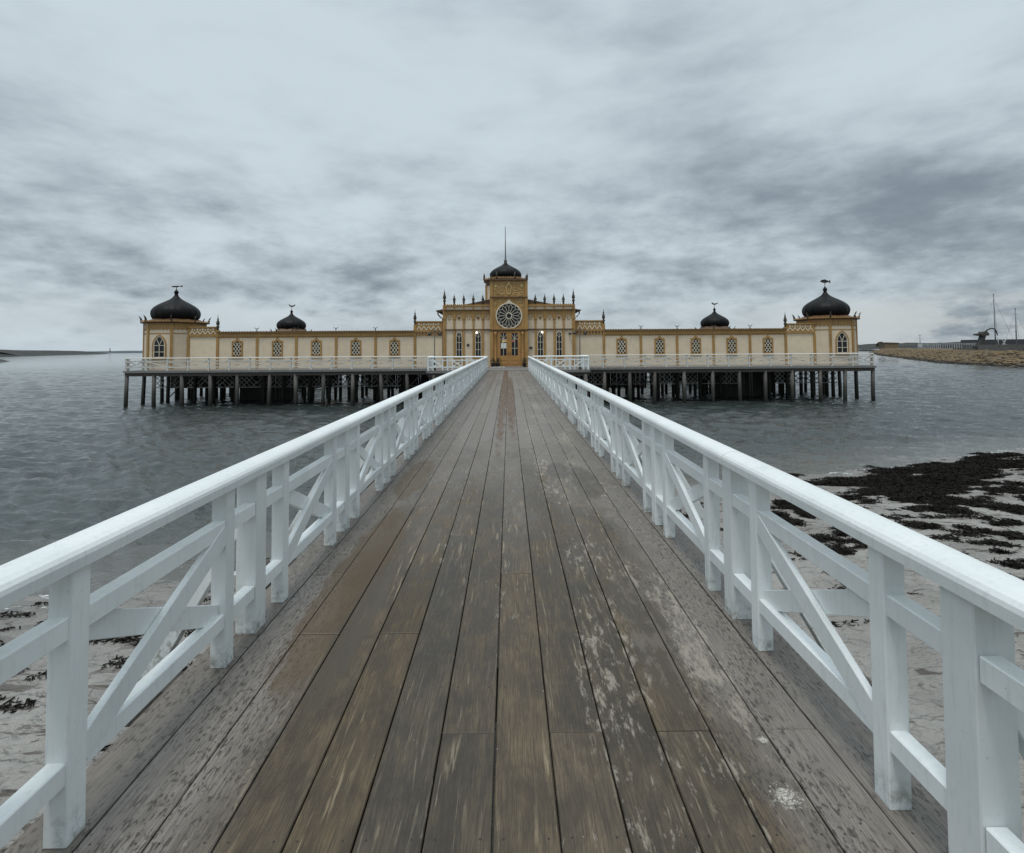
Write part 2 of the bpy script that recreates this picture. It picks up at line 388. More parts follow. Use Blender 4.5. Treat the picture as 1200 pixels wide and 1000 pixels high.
# ------------------------------------------------------------------ camera
EYE = Vector((.067, 0, 1.65)); F = 600.0
cam = bpy.data.cameras.new('camera'); co = bpy.data.objects.new('camera', cam); COL.objects.link(co)
cam.sensor_fit = 'HORIZONTAL'; cam.sensor_width = 36; cam.lens = 18.0
PITCH = R(2.3)
cam.shift_y = -(500-386)/1200; cam.shift_x = 0
cam.clip_start = .05; cam.clip_end = 30000
co.matrix_world = Matrix.Translation(EYE) @ Matrix.Rotation(-4/600, 4, 'Z') @ Matrix.Rotation(math.pi/2+PITCH, 4, 'X') @ Matrix.Rotation(-.0066, 4, 'Z')
SC.camera = co
def hor(px): return 410 - .0066*(px-596)
def XD(px, d): return EYE.x + (px-596)*d/F          # lateral place of a photo column at depth d
def ZD(px, py, d): return EYE.z - (py-hor(px))*d/F  # height of a photo row at depth d
SEA = -2.5

# ------------------------------------------------------------------ sky and light
w = bpy.data.worlds.new('World'); SC.world = w; w.use_nodes = True
nt = w.node_tree; nt.nodes.clear()
class W(N):
    def __init__(s, t): s.t = t
t = W(nt)
SUN_EL, SUN_ROT = R(71), R(200)
sky = t.n('TexSky', sky_type='NISHITA'); sky.sun_disc = False; sky.sun_elevation = SUN_EL; sky.sun_rotation = SUN_ROT
sky.air_density = 1.5; sky.dust_density = 3
g = t.co('Generated'); s3 = t.xyz(g)
zc = t.math('MAXIMUM', s3[2], 0.0)
dn = t.math('ADD', zc, .17)
pv = t.n('CombineXYZ'); t.set(pv.inputs[0], t.math('DIVIDE', s3[0], dn)); t.set(pv.inputs[1], t.math('DIVIDE', s3[1], dn))
pq = pv.outputs[0]
wrp = t.n('TexNoise'); t.set(wrp.inputs['Vector'], t.mapv(pq,(.8,.8,1))); wrp.inputs['Scale'].default_value = 1.1; wrp.inputs['Detail'].default_value = 4
wv = t.n('VectorMath', operation='SCALE'); t.set(wv.inputs[0], wrp.outputs['Color']); wv.inputs['Scale'].default_value = .38
wa = t.n('VectorMath', operation='ADD'); t.set(wa.inputs[0], pq); t.set(wa.inputs[1], wv.outputs[0]); pw = wa.outputs[0]
pr = t.n('CombineXYZ'); dn2 = t.math('ADD', zc, .42)
t.set(pr.inputs[0], t.math('DIVIDE', s3[0], dn2)); t.set(pr.inputs[1], t.math('DIVIDE', s3[1], dn2)); t.set(pr.inputs[2], t.math('MULTIPLY', zc, 2.2))
wr2 = t.n('TexNoise'); t.set(wr2.inputs['Vector'], pr.outputs[0]); wr2.inputs['Scale'].default_value = 2.6; wr2.inputs['Detail'].default_value = 5
wv2 = t.n('VectorMath', operation='SCALE'); t.set(wv2.inputs[0], wr2.outputs['Color']); wv2.inputs['Scale'].default_value = .22
wa2 = t.n('VectorMath', operation='ADD'); t.set(wa2.inputs[0], pr.outputs[0]); t.set(wa2.inputs[1], wv2.outputs[0]); p3 = wa2.outputs[0]
n1 = t.noise(t.mapv(p3, (1.0,1.0,1.25), (2.3,.75,.2)), 1.7, 9, .5, .0)
n2 = t.noise(t.mapv(pr.outputs[0], (1.0,1.0,1.25), (5.1,1.2,0)), 3.4, 10, .6, .0)
n3 = t.noise(t.mapv(pq, (.3,.34,1), (1.7,4.2,0)), 1.0, 3, .5)
n4 = t.noise(t.mapv(pr.outputs[0], (1.0,1.0,1.5), (8.1,3.2,0)), 9.0, 8, .6, .0)
k2 = t.ramp(zc, .12, .5, .42, .22); k4 = t.ramp(zc, .1, .42, .30, .07)
c0 = lambda nn: t.math('SUBTRACT', nn, .5)
lum = t.math('ADD', t.math('ADD', t.math('MULTIPLY', c0(n1), .50), t.math('MULTIPLY', c0(n2), k2)), t.math('ADD', t.math('MULTIPLY', c0(n3), .2), t.math('MULTIPLY', c0(n4), k4)))
lum = t.math('ADD', lum, .5)
# the overcast is thicker towards the right and low down, thinner overhead
band = t.math('MULTIPLY', t.ramp(zc,.03,.1), t.ramp(zc,.16,.36,1,0))
grad = t.math('ADD', t.math('MULTIPLY', band, -.06), t.ramp(s3[0], -.2, .6, .04, -.022))
grad = t.math('ADD', grad, t.ramp(zc,.2,.5,0,.035))
lum = t.math('ADD', lum, grad)
lum = t.ramp(lum, .285, .635)
cloud = t.mix(lum, (.215,.262,.308), (.61,.700,.755))
low = t.math('MULTIPLY', t.ramp(zc, .02, .12, 1, 0), t.ramp(n2,.40,.62))
low = t.math('MAXIMUM', low, t.ramp(zc, .0, .03, .6, 0))
cloud = t.mix(t.math('MULTIPLY', low, .5), cloud, (.47,.54,.585))
strip = t.math('MULTIPLY', t.ramp(s3[0], .30, .62), t.math('MULTIPLY', t.ramp(zc, .055, .085, 1, 0), t.ramp(n2, .36, .5)))
cloud = t.mix(t.math('MULTIPLY', strip, .75), cloud, (.56,.60,.61))
zb = t.ramp(zc, .5, .95, 1.0, 1.75)
zs_ = t.n('VectorMath', operation='SCALE'); t.set(zs_.inputs[0], cloud); t.set(zs_.inputs['Scale'], zb); cloud = zs_.outputs[0]
cl10 = t.n('VectorMath', operation='SCALE'); t.set(cl10.inputs[0], cloud); cl10.inputs['Scale'].default_value = 10.0
mx = t.mix(.93, sky.outputs[0], cl10.outputs[0])
bg = t.n('Background'); t.set(bg.inputs['Color'], mx); bg.inputs['Strength'].default_value = .1
out = t.n('OutputWorld'); nt.links.new(bg.outputs[0], out.inputs[0])
sl = bpy.data.lights.new('sun', 'SUN'); sl.energy = 1.55; sl.angle = R(16); sl.color = (1,.965,.92)
so = bpy.data.objects.new('sun', sl); COL.objects.link(so)
dv = Vector((math.sin(SUN_ROT)*math.cos(SUN_EL), math.cos(SUN_ROT)*math.cos(SUN_EL), math.sin(SUN_EL)))
so.rotation_euler = (-dv).to_track_quat('-Z','Y').to_euler(); so.location = (0,-5,20)
SC.cycles.use_denoising = True; SC.cycles.denoiser = 'OPENIMAGEDENOISE'; SC.cycles.denoising_input_passes = 'RGB_ALBEDO_NORMAL'; SC.cycles.denoising_prefilter = 'ACCURATE'
SC.view_settings.view_transform = 'Standard'; SC.view_settings.look = 'None'; SC.view_settings.exposure = 0

# ------------------------------------------------------------------ beach and sea
def inland(x, y):
    """signed distance inland from the waterline"""
    s = (x+8)*.406 - (y-9)*.914
    return s - .010*np.maximum(x-9,0)**2 + .5*np.sin(x*.35)
def sand_h(x, y):
    s = inland(x,y)
    h = SEA + .062*s + .02*np.tanh(s)
    return h + (fbm(x*.9,y*.9,4,3)-.5)*.10 + (fbm(x*3.1,y*4.2,3,9)-.5)*.045
def spaced(a, b, d0, k):
    v = [a]; d = d0
    while v[-1] < b: v.append(v[-1]+d); d = max(d0, d*k)
    return np.array(v)
xs = np.concatenate([-spaced(16,140,.15,1.12)[::-1], np.arange(-15.9,22,.085), spaced(22,140,.12,1.1)])
ys = np.concatenate([-spaced(3,60,.2,1.15)[::-1], np.arange(-2.9,22,.085), spaced(22,60,.2,1.15)])
X, Y = np.meshgrid(xs, ys); Z = sand_h(X,Y)
Z = np.maximum(Z, -6)
tag(link('beach', grid_mesh('beach', X, Y, Z, SAND)), kind='structure')

# sea: one sheet whose rows and columns open out with distance, with real waves near the shore
rows = spaced(2.0, 9000, .03, 1.0043)
rows = np.concatenate([[-70,-40,-20,-10,-5,-2,0,1], rows])
ncol = 860
tcol = np.linspace(-1,1,ncol); spread = np.sinh(tcol*1.6)/np.sinh(1.6)
halfw = np.maximum(rows*1.3, 22) + 4
X = spread[None,:]*halfw[:,None]; Y = np.repeat(rows[:,None], ncol, 1)
dx = np.gradient(X, axis=1); dy = np.gradient(Y, axis=0); cell = np.maximum(dx*.6, dy)
Z = np.zeros_like(X); wr = np.random.RandomState(4)
for k in range(46):
    lam = .20*(1.066**k); th = R(wr.normal(70, 27)); ph = wr.rand()*6.28
    kx, ky = math.cos(th)*2*math.pi/lam, math.sin(th)*2*math.pi/lam
    amp = .0150*lam**.85*min(1,(.8/lam)**.8)
    fade = np.clip((lam/cell-2.2)/3, 0, 1)
    s_ = np.sin(kx*X+ky*Y+ph + 1.1*np.sin(.13*X+.19*Y+k))
    Z += amp*fade*(s_ + .3*(1-np.abs(s_))*2 - .3)
gust = .8 + .4*vnoise(X*.08, Y*.12, 5)
shore = inland(X,Y)
calm = np.clip((-shore)/3.0, .3, 1)
Z = Z*gust*calm + SEA
me = grid_mesh('sea', X, Y, Z, WATER)
att = me.attributes.new('shore','FLOAT','POINT'); att.data.foreach_set('value', np.clip(1+(shore)/4.0,0,1).astype(np.float32).ravel())
tag(link('sea', me), kind='structure')

# seaweed: mats with a ragged outline plus thousands of blades
def weed_object(name, mask_fn, x0, x1, y0, y1, nblades, thick, seed):
    st = .07
    gx = np.arange(x0,x1,st); gy = np.arange(y0,y1,st)
    X, Y = np.meshgrid(gx, gy); M = mask_fn(X,Y)
    H = np.clip(M,0,1)**.6
    Zb = sand_h(X,Y)
    Z = Zb - .03 + H*thick*(.35+1.3*fbm(X*5,Y*5,3,seed)) + H*.03
    keep = (M[:-1,:-1] > 0) & (M[1:,1:] > 0) & (M[1:,:-1] > 0)
    me1 = grid_mesh(name, X, Y, Z, WEED, False, keep)
    rs = np.random.RandomState(seed)
    cand = np.argwhere(M > .02)
    pick = cand[rs.randint(0, len(cand), nblades)]
    px = gx[pick[:,1]] + rs.uniform(-.06,.06,nblades); py = gy[pick[:,0]] + rs.uniform(-.06,.06,nblades)
    pz = Z[pick[:,0],pick[:,1]]
    pz = np.maximum(pz, sand_h(px,py)) + rs.uniform(0,.02,nblades)
    L = rs.uniform(.03,.12,nblades); Wd = rs.uniform(.004,.012,nblades); a = rs.uniform(0,6.28,nblades); tilt = rs.normal(0,.28,nblades)
    c, s = np.cos(a), np.sin(a)
    P = np.zeros((nblades,4,3))
    for i, (u, v) in enumerate(((-.5,-1),(.5,-1),(.5,1),(-.5,1))):
        P[:,i,0] = px + c*u*L - s*v*Wd; P[:,i,1] = py + s*u*L + c*v*Wd; P[:,i,2] = pz + u*L*tilt + v*Wd*.5
    base = len(me1.vertices)
    co1 = np.zeros(base*3, np.float32); me1.vertices.foreach_get('co', co1)
    q1 = np.zeros(len(me1.polygons)*4, np.int32); me1.loops.foreach_get('vertex_index', q1)
    allco = np.concatenate([co1.reshape(-1,3), P.reshape(-1,3)]); q2 = np.arange(nblades*4).reshape(-1,4)+base
    bpy.data.meshes.remove(me1)
    return link(name, raw_mesh(name, allco, np.concatenate([q1.reshape(-1,4), q2]), WEED))
def band(X, Y):
    s = inland(X,Y); n = fbm(X*.55+7, Y*1.3, 5, 21)
    core = np.minimum((s-.15)/.6, (2.7-s)/1.8)
    along = np.clip((X-4)/4, 0, 1)
    return (np.clip(core,-1.5,.8)*.42 + (n-.5)*2.3 + (fbm(X*2.2,Y*4.5,4,23)-.5)*.7)*along - .04 - (1-along)
def ground(px, py):
    """the spot on the beach seen at a photo pixel: distance, lateral place and eye height above it"""
    d = 8.0
    for _ in range(40):
        h = EYE.z - float(sand_h(np.array([XD(px,d)]), np.array([d]))[0]); d = .5*d + .5*h*F/(py-hor(px))
    return XD(px,d), d, h
HEAPS = [(1109,597,25,6),(1167,594,30,6.5),(1081,615,16,4.5),(1122,617,9,4),(1168,613,18,4.5),(1148,622,15,4),(1181,627,14,5.5),(1150,635,20,4),(1165,645,12,4.5),
         (960,629,15,4.5),(984,624,11,4.5),(979,643,13,5),(940,602,12,5),(925,611,11,3.5),(1005,637,8,2.5),(921,592,13,9),(950,596,12,5),(910,603,8,6),(1195,600,14,4),(1085,664,10,4),(1130,655,8,2.5),(1044,640,10,3),(1180,660,12,4)]
HP = []
for a, b, rx, ry in HEAPS:
    x, d, h = ground(a,b); HP.append((x, d, rx*d/F, max(.07, ry*d*d/(F*h))))
def scatter(X, Y):
    n = fbm(X*2.1, Y*3.0, 5, 61)-.5; M = np.full(X.shape, -1.0)
    for x, y, rx, ry in HP:
        M = np.maximum(M, 1-((X-x)/(rx*1.05))**2-((Y-y)/(ry*1.05))**2)
    M = np.clip(M,-1,1)*.8 + n*1.5
    s = inland(X,Y); m = np.maximum(fbm(X*1.5-3, Y*3.6+5, 5, 33), 0)
    core = np.clip(np.minimum((s-1.4)/1.5, (9.0-s)/4.0), -1, .6)
    return np.maximum(M-.05, (m-.70)*1.9 + core*.2)
def leftband(X, Y):
    s = inland(X,Y); n = fbm(X*1.3+1, Y*3.4, 5, 55)
    core = np.clip(np.minimum((s+.2)/1.0, (5.5-s)/4.0), -1, .6)
    return (n-.68)*1.9 + core*.17
tag(weed_object('seaweed_bank', band, 3.5, 27, 6, 24, 70000, .12, 3), 'dark wet seaweed heaped along the waterline right of the boardwalk', 'seaweed', kind='stuff')
tag(weed_object('seaweed_scraps', scatter, 1.9, 24, 1, 20, 34000, .075, 5), 'loose dark seaweed clumps scattered over the pale sand on the right', 'seaweed', kind='stuff')
tag(weed_object('washed_seaweed', leftband, -16, -1.9, 1.5, 12, 14000, .025, 8), 'thin dark seaweed scraps on the wet sand left of the boardwalk', 'seaweed', kind='stuff')

# ------------------------------------------------------------------ boardwalk
SLOPE = .006; PB = 1.63; YEND = 35.72
pier = thing('boardwalk', 'long weathered plank boardwalk on piles running straight to the bathhouse door', 'pier'); pier.rotation_euler.x = SLOPE
PW = .23
mb = MB(); tones = []
for k in range(-7, 7):
    x0 = k*PW + .0028; x1 = (k+1)*PW - .0028
    j0 = {-1:2.26,1:2.26,3:2.26,5:2.26,-3:3.03,-5:3.03,-7:3.03}.get(k, 2.26 + .77*rnd.choice([2,3,4,-3]))
    y = j0
    while y > -3: y -= .77*5
    cuts = [y]
    first = True
    while cuts[-1] < YEND:
        stp = .77*(5 if cuts[-1] < j0-.1 else rnd.choice([4,5,5,6])); cuts.append(min(cuts[-1]+stp, YEND))
    for a, b in zip(cuts[:-1], cuts[1:]):
        if b - a < .1: continue
        dz = rnd.uniform(-.0015,.0015); jit = rnd.uniform(-.0012,.0012)
        nv = len(mb.v); bev = .0035
        ya, yb = a+.0025, b-.0025
        xa, xb = x0+jit, x1+jit
        mb.add([(xa,ya,-.045),(xb,ya,-.045),(xb,yb,-.045),(xa,yb,-.045),
                (xa,ya,dz-bev),(xb,ya,dz-bev),(xb,yb,dz-bev),(xa,yb,dz-bev),
                (xa+bev,ya+bev,dz),(xb-bev,ya+bev,dz),(xb-bev,yb-bev,dz),(xa+bev,yb-bev,dz)],
               [(0,3,2,1),(0,1,5,4),(1,2,6,5),(2,3,7,6),(3,0,4,7),(4,5,9,8),(5,6,10,9),(6,7,11,10),(7,4,8,11),(8,9,10,11)])
        tones.append((rnd.random(), rnd.random(), rnd.random()))
me = mb.mesh('decking', DECK)
att = me.attributes.new('board','FLOAT_VECTOR','POINT')
att.data.foreach_set('vector', np.repeat(np.array(tones,np.float32), 12, 0).ravel())
link('decking', me, pier)
for x in (-1.45,-.5,.5,1.45):
    mb = MB(); mb.box(x-.06,x+.06,-3,YEND-.05,-.27,-.05); mb.build('stringer', BEAM, pier)
bm_ = MB(); bm_.box(-2.14,2.14,-.09,.09,-.48,-.275); cb = bm_.mesh('cross_beam', BEAM, .008)
pl_ = MB(); pl_.tube([(0,0,-3.9),(0,0,-.48)], .12, 12); pm = pl_.mesh('pile', PILE)
for i in range(-2, 22):
    yy = 1.44 + i*PB
    link('cross_beam', cb, pier, (0,yy,0))
    if i % 2 == 0:
        for sx in (-1.3,1.3): link('pile', pm, pier, (sx,yy,0))

# ------------------------------------------------------------------ railings
_rc = {}
def rail_mesh(kind, sd, n=2, PB=PB, simple=False, mat=None):
    key = (kind, sd, n, PB, simple)
    if key in _rc: return _rc[key]
    mb = MB(); X = lambda a: a*sd
    def bx(a,b,y0,y1,z0,z1): mb.box(min(X(a),X(b)), max(X(a),X(b)), y0,y1,z0,z1)
    bv = .004
    if kind == 'post': bx(0,.12,0,.12,-.002,.914)
    elif kind == 'narrow_post': bx(0,.08,0,.08,-.002,.914)
    elif kind == 'upper_rail': bx(.008,.072,.121,PB-.001,.675,.753)
    elif kind == 'lower_rail': bx(.008,.072,.121,PB-.001,.20,.275)
    elif kind in ('rising_brace','falling_brace'):
        z0, z1 = (.262,.688) if kind == 'rising_brace' else (.688,.262)
        xa, xb = (.004,.036) if kind == 'rising_brace' else (.0375,.070)
        ya, yb = (.425, PB-.305) if not simple else (.08, PB+.04)
        dy, dz = yb-ya, z1-z0; L = math.hypot(dy,dz); hw = .049 if not simple else .03; ny, nz = -dz/L*hw, dy/L*hw
        pts = [(ya-ny,z0-nz),(yb-ny,z1-nz),(yb+ny,z1+nz),(ya+ny,z0+nz)]
        mb.add([(X(xa),a,b) for a,b in pts]+[(X(xb),a,b) for a,b in pts], [(0,1,2,3),(7,6,5,4)]+[(i,i+4,(i+1)%4+4,(i+1)%4) for i in range(4)])
        bv = .003
    elif kind == 'strut':
        mb.bar((X(.115),.06,.64), (X(.655),.06,-.285), .07, .08)
    elif kind == 'handrail':
        prof = [(-.026,.912),(-.027,.948),(-.023,.962),(-.012,.975),(.008,.985),(.030,.991),(.054,.993),(.078,.991),(.100,.985),(.120,.975),(.131,.962),(.135,.948),(.134,.912)]
        L = n*PB - .004
        vs = [(X(a),.002,z) for a,z in prof]+[(X(a),L,z) for a,z in prof]; m = len(prof)
        mb.add(vs, [list(range(m)), list(range(2*m-1,m-1,-1))]); mb.add(vs, [(i,(i+1)%m,(i+1)%m+m,i+m) for i in range(m)])
        bv = 0
    me = mb.mesh(kind, mat or WHITE, bv); _rc[key] = me; return me
def railing(root, p, ang, nbays, sd, start=0, strut=True, last=True, seg=2, PB=PB, simple=False, mat=None):
    """one straight run: p = first main post, ang = direction of +y, sd = outward side"""
    c, s = math.cos(ang), math.sin(ang)
    rail_m = lambda k, n=2: rail_mesh(k, sd, n, PB, simple, mat)
    def at(y): return (p[0]-s*y, p[1]+c*y, p[2] if len(p) > 2 else 0)
    for i in range(start, nbays):
        y = i*PB
        link('post', rail_m('post'), root, at(y), ang)
        if not simple:
            link('narrow_post', rail_m('narrow_post'), root, at(y+.36), ang)
            link('narrow_post', rail_m('narrow_post'), root, at(y+PB-.32), ang)
        for k in ('upper_rail','lower_rail','rising_brace','falling_brace'): link(k, rail_m(k), root, at(y), ang)
        if strut: link('strut', rail_m('strut'), root, at(y), ang)
        if (i-start) % seg == 0: 
            n = min(seg, nbays-i)
            link('handrail', rail_m('handrail',n), root, at(y+.06), ang)
    if last: link('post', rail_m('post'), root, at(nbays*PB), ang)
rl = thing('railing', 'white wooden railing with crossed braces along the left edge of the boardwalk', 'railing', group='white railings of the boardwalk'); rl.rotation_euler.x = SLOPE
railing(rl, (-1.407, 1.41, 0), 0, 21, -1, start=-2)
rr = thing('railing', 'white wooden railing with crossed braces along the right edge of the boardwalk', 'railing', group='white railings of the boardwalk'); rr.rotation_euler.x = SLOPE
railing(rr, (1.407, 1.51, 0), 0, 21, 1, start=-3)

# ------------------------------------------------------------------ bathhouse frame of reference
AL = .012; D0 = 42.5; X0 = .10; DZ = .23
def U(px, v):
    u = 0.0
    for _ in range(6):
        dd = D0 + v + u*AL; u = XD(px, dd) - X0 + v*AL
    return u
def world(u, v, z=0): return (X0+u*math.cos(AL)-v*math.sin(AL), D0+u*math.sin(AL)+v*math.cos(AL), DZ+z)

UL, UR = U(148,-3), U(1027,-3)
# --- platform on piles
plat = thing('platform', 'wide grey timber platform on tall dark piles standing in the sea under the bathhouse', 'platform', world(0,0), AL)
VB = 31.5
mb = MB()
def planks_u(u0,u1,v0,v1,z=0,pitch=.2):
    n = max(1,int(round((v1-v0)/pitch)))
    for k in range(n):
        a = v0+(v1-v0)*k/n; b = v0+(v1-v0)*(k+1)/n
        mb.box(u0,u1,a+.004,b-.004,z-.05,z+rnd.uniform(-.001,.001))
JL, JR = XD(500,35.75)-X0-.05, XD(688.5,35.75)-X0+.05
JV = YEND - D0 + .03
planks_u(UL,UR,-3,5.5); planks_u(JL,JR,JV,-3.01)
planks_u(UL,UL+8,5.5,23,pitch=.35); planks_u(UR-8,UR,5.5,23,pitch=.35); planks_u(UL,UR,23,VB,pitch=.35)
mb.build('decking', PLANK, plat)
mb = MB()
mb.box(UL,JL+.1,-3.06,-3.0,-.16,.0); mb.box(JR-.1,UR,-3.06,-3.0,-.16,.0)
mb.box(JL,-1.75,JV-.06,JV-.004,-.18,.0); mb.box(1.65,JR,JV-.06,JV-.004,-.18,.0)
mb.box(JL-.06,JL,JV,-3.07,-.18,0); mb.box(JR,JR+.06,JV,-3.07,-.18,0)
mb.box(UL-.06,UL,-3,VB,-.16,0); mb.box(UR,UR+.06,-3,VB,-.16,0); mb.box(UL,UR,VB,VB+.06,-.16,0)
mb.build('fascia', FASC, plat)
mb = MB(); mb.box(UL+.05,UR-.05,-2.97,-2.75,-.42,-.165); mb.build('edge_beam', BEAM, plat)
mb = MB(); mb.box(JL+.05,JR-.05,JV+.02,JV+.2,-.42,-.185); mb.build('edge_beam', BEAM, plat)
for v in (.75,4.6,23.4,30.8):
    mb = MB(); mb.box(UL+.1,UR-.1,v,v+.2,-.36,-.06); mb.build('bearer', BEAM, plat)
mb = MB()
u = UL+.3
while u < UR: mb.box(u-.05,u+.05,-2.74,5.3,-.26,-.055); u += .95
mb.build('joists', BEAM, plat)
_pm = []
for q in range(4):
    mb = MB(); rr_ = rnd.uniform(.12,.16)
    mb.tube([(0,0,-5.2),(rnd.uniform(-.05,.05),rnd.uniform(-.05,.05),-2.2),(0,0,-.3)], [rr_*1.08,rr_,rr_*.94], 12); _pm.append(mb.mesh('pile', PILE))
fr = [(u,-2.86) for u in np.linspace(UL+.15, UR-.15, 28)] + [(JL+.2,JV+.1),(JR-.2,JV+.1),(JL+2.2,JV+.1),(JR-2.2,JV+.1)]
sec = [(u,.85) for u in np.linspace(UL+.9, UR-.9, 30)]
sde = [(UL+.12, v) for v in (-.9,1.2,3.4,6,9,12.5)] + [(UR-.12, v) for v in (-.9,1.2,3.4,6,9,12.5)]
thd = [(u,4.6) for u in np.linspace(UL+.4, UR-.4, 24)]
for (u, v) in fr+sec+sde+thd[:24]:
    o = link('pile', rnd.choice(_pm), plat, (u+rnd.uniform(-.3,.3)*(abs(u-UL)>1 and abs(u-UR)>1),v,0), rnd.uniform(0,6)); o.rotation_euler.x = rnd.uniform(-.02,.02); o.rotation_euler.y = rnd.uniform(-.022,.022)
mb = MB()
for v in (2.2,3.4,5.2,6.6,23.4,26.5,30.9):
    for u in np.linspace(UL+.4,UR-.4, 38):
        if 6 < v < 23 and UL+8 < u < UR-8: continue
        uu = u+rnd.uniform(-.5,.5); mb.tube([(uu,v,-5.2),(uu,v,-.1)], .14, 8)
tag(mb.build('hidden_rows_of_piles', PILE, plat), kind='stuff')
# lattice skirts under the front wall, between the piles
LAT = m_oldwood('pale_lattice_wood', (.55,.55,.52), (.36,.36,.34))
def lattice(u0,u1,z0,z1,v,name='lattice_skirt',pitch=.40,wd=.055):
    mb = MB(); H = z1-z0
    k = u0-H
    while k < u1:
        for sgn in (1,-1):
            a, b = (k,k+H) if sgn == 1 else (k+H,k)
            za, zb = z0, z1
            def clip(p,q):
                (xa,za),(xb,zb) = p,q
                if xa > xb: (xa,za),(xb,zb) = (xb,zb),(xa,za)
                if xb <= u0 or xa >= u1: return None
                if xa < u0: t_ = (u0-xa)/(xb-xa); xa, za = u0, za+t_*(zb-za)
                if xb > u1: t_ = (u1-xa)/(xb-xa); xb, zb = u1, za+t_*(zb-za)
                return (xa,za),(xb,zb)
            r = clip((a,za),(b,zb))
            if r and abs(r[0][0]-r[1][0]) > .02 and rnd.random() > .22: mb.bar2(r[0],r[1],wd, v+(.0 if sgn==1 else .02), v+(.018 if sgn==1 else .038))
        k += pitch
    mb.box(u0,u1,v-.02,v+.06,z0-.05,z0+.01)
    return mb.build(name, LAT, plat)
def uu(px, v=1): return U(px, v)
for a, b in ((181,212),(222,262),(262,303),(303,345),(346,386),(388,432),(434,470),(474,512),(683,712),(716,754),(756,800),(800,838),(840,872),(908,946),(946,981)):
    lattice(uu(a,1), uu(b,1), -1.55, -.42, 1.02)
# dark pool enclosures and further board screens, added below the deck to block light
SCR = m_oldwood('light_block_boards', (.03,.028,.024), (.016,.015,.013))
for a, b, vv, zb in ((284,345,2.2,-3.2),(468,505,2.2,-3.2),(832,888,2.2,-3.2),(204,283,3.6,-1.75),(346,398,3.6,-1.8),(432,467,3.6,-2.0),(680,755,3.6,-2.1),(760,831,3.6,-1.6),(905,925,3.6,-1.7)):
    mb = MB(); ua, ub = uu(a,vv), uu(b,vv); k = ua
    while k < ub: mb.box(k,k+.17,vv-.2+rnd.uniform(0,.02),vv-.15,zb+rnd.uniform(-.06,.06),-.45); k += .19
    mb.build('light_block_screen', SCR, plat)
# diagonal ties between some piles
for a in (0,5,11,17,23):
    u0 = UL+.9+a*1.95; mb = MB(); mb.bar((u0,.75,-2.5),(u0+1.9,.75,-.5),.09,.05); mb.build('tie_brace', PILE, plat)

# --- balustrades on the platform
PALE = paint('weathered_white_paint', (.60,.60,.56), (.54,.54,.50), dirt=(.3,.29,.26), dirtamt=.5)
def bal(label, runs, simple=True):
    b = thing('balustrade', label, 'balustrade', world(0,0), AL, 'white balustrades of the platform')
    for p, ang, L, sd in runs:
        n = max(1, int(round(L/(1.6 if simple else 1.45))))
        railing(b, p, ang, n, sd, strut=False, seg=4 if simple else n, PB=round((L-.12)/n,4), simple=simple, mat=PALE if simple else None)
    return b
H90 = math.pi/2
LJ = abs(JL+1.62); RJ = abs(JR-1.5)
bal('long white balustrade in front of the left wing of the bathhouse', [((JL-.03,-2.9,0), H90, JL-.03-UL, 1)])
bal('long white balustrade in front of the right wing of the bathhouse', [((JR+.03,-2.9,0), -H90, UR-JR-.03, -1)])
bal('short white balustrade turning the corner left of the boardwalk end beside a lamp', [((-1.62,JV+.14,0), H90, LJ, 1), ((JL+.12,JV+.3,0), 0, -3.0-JV-.2, -1)], False)
bal('short white balustrade turning the corner right of the boardwalk end beside a lamp', [((1.5,JV+.14,0), -H90, RJ, -1), ((JR-.12,JV+.3,0), 0, -3.0-JV-.2, 1)], False)
bal('white balustrade running back along the far left side of the platform', [((UL+.14,-2.7,0), 0, VB+2.4, -1)])
bal('white balustrade running back along the far right side of the platform', [((UR-.14,-2.7,0), 0, VB+2.4, 1)])

# ------------------------------------------------------------------ the bathhouse
bath = thing('bathhouse', 'cream and ochre seaside bathhouse with black onion domes and a round window', 'bathhouse', world(0,0), AL)
def arch(w, z0, zs, za, n=8, cx=0):
    """pointed arch outline, anticlockwise from bottom left"""
    h = za-zs; a = w/2
    r = (a*a+h*h)/(2*a)
    pts = [(cx-a,z0),(cx+a,z0)]
    for k in range(n+1):
        th = math.asin(min(1,h/r))*k/n
        pts.append((cx+a-r+r*math.cos(th), zs+r*math.sin(th)))
    for k in range(n-1,-1,-1):
        th = math.asin(min(1,h/r))*k/n
        pts.append((cx-a+r-r*math.cos(th), zs+r*math.sin(th)))
    return pts
ONION = [(1.87,0),(1.98,.12),(2.06,.30),(2.09,.48),(2.06,.66),(1.97,.84),(1.80,1.02),(1.55,1.2),(1.22,1.38),(.88,1.55),(.55,1.72),(.33,1.88),(.2,2.04),(.14,2.18),(.15,2.24),(.2,2.32),(.2,2.4),(.13,2.47),(.09,2.55),(.02,2.62)]
def onion(mb, s, z, c=(0,0), n=48, ribs=3):
    mb.lathe([(r*s, z+h*s) for r,h in ONION], n, c, 0, True, ribs, .04)
def finial(h, r):
    mb = MB()
    mb.lathe([(r*.55,0),(r*.55,h*.18),(r*.9,h*.22),(r*.9,h*.27),(r*.5,h*.32),(r*1.0,h*.42),(r*.85,h*.55),(r*.35,h*.68),(r*.5,h*.73),(r*.22,h*.8),(r*.06,h)], 10)
    return mb
fm = finial(.92,.13).mesh('finial', FIN); fmt = finial(1.35,.14).mesh('finial', FIN)

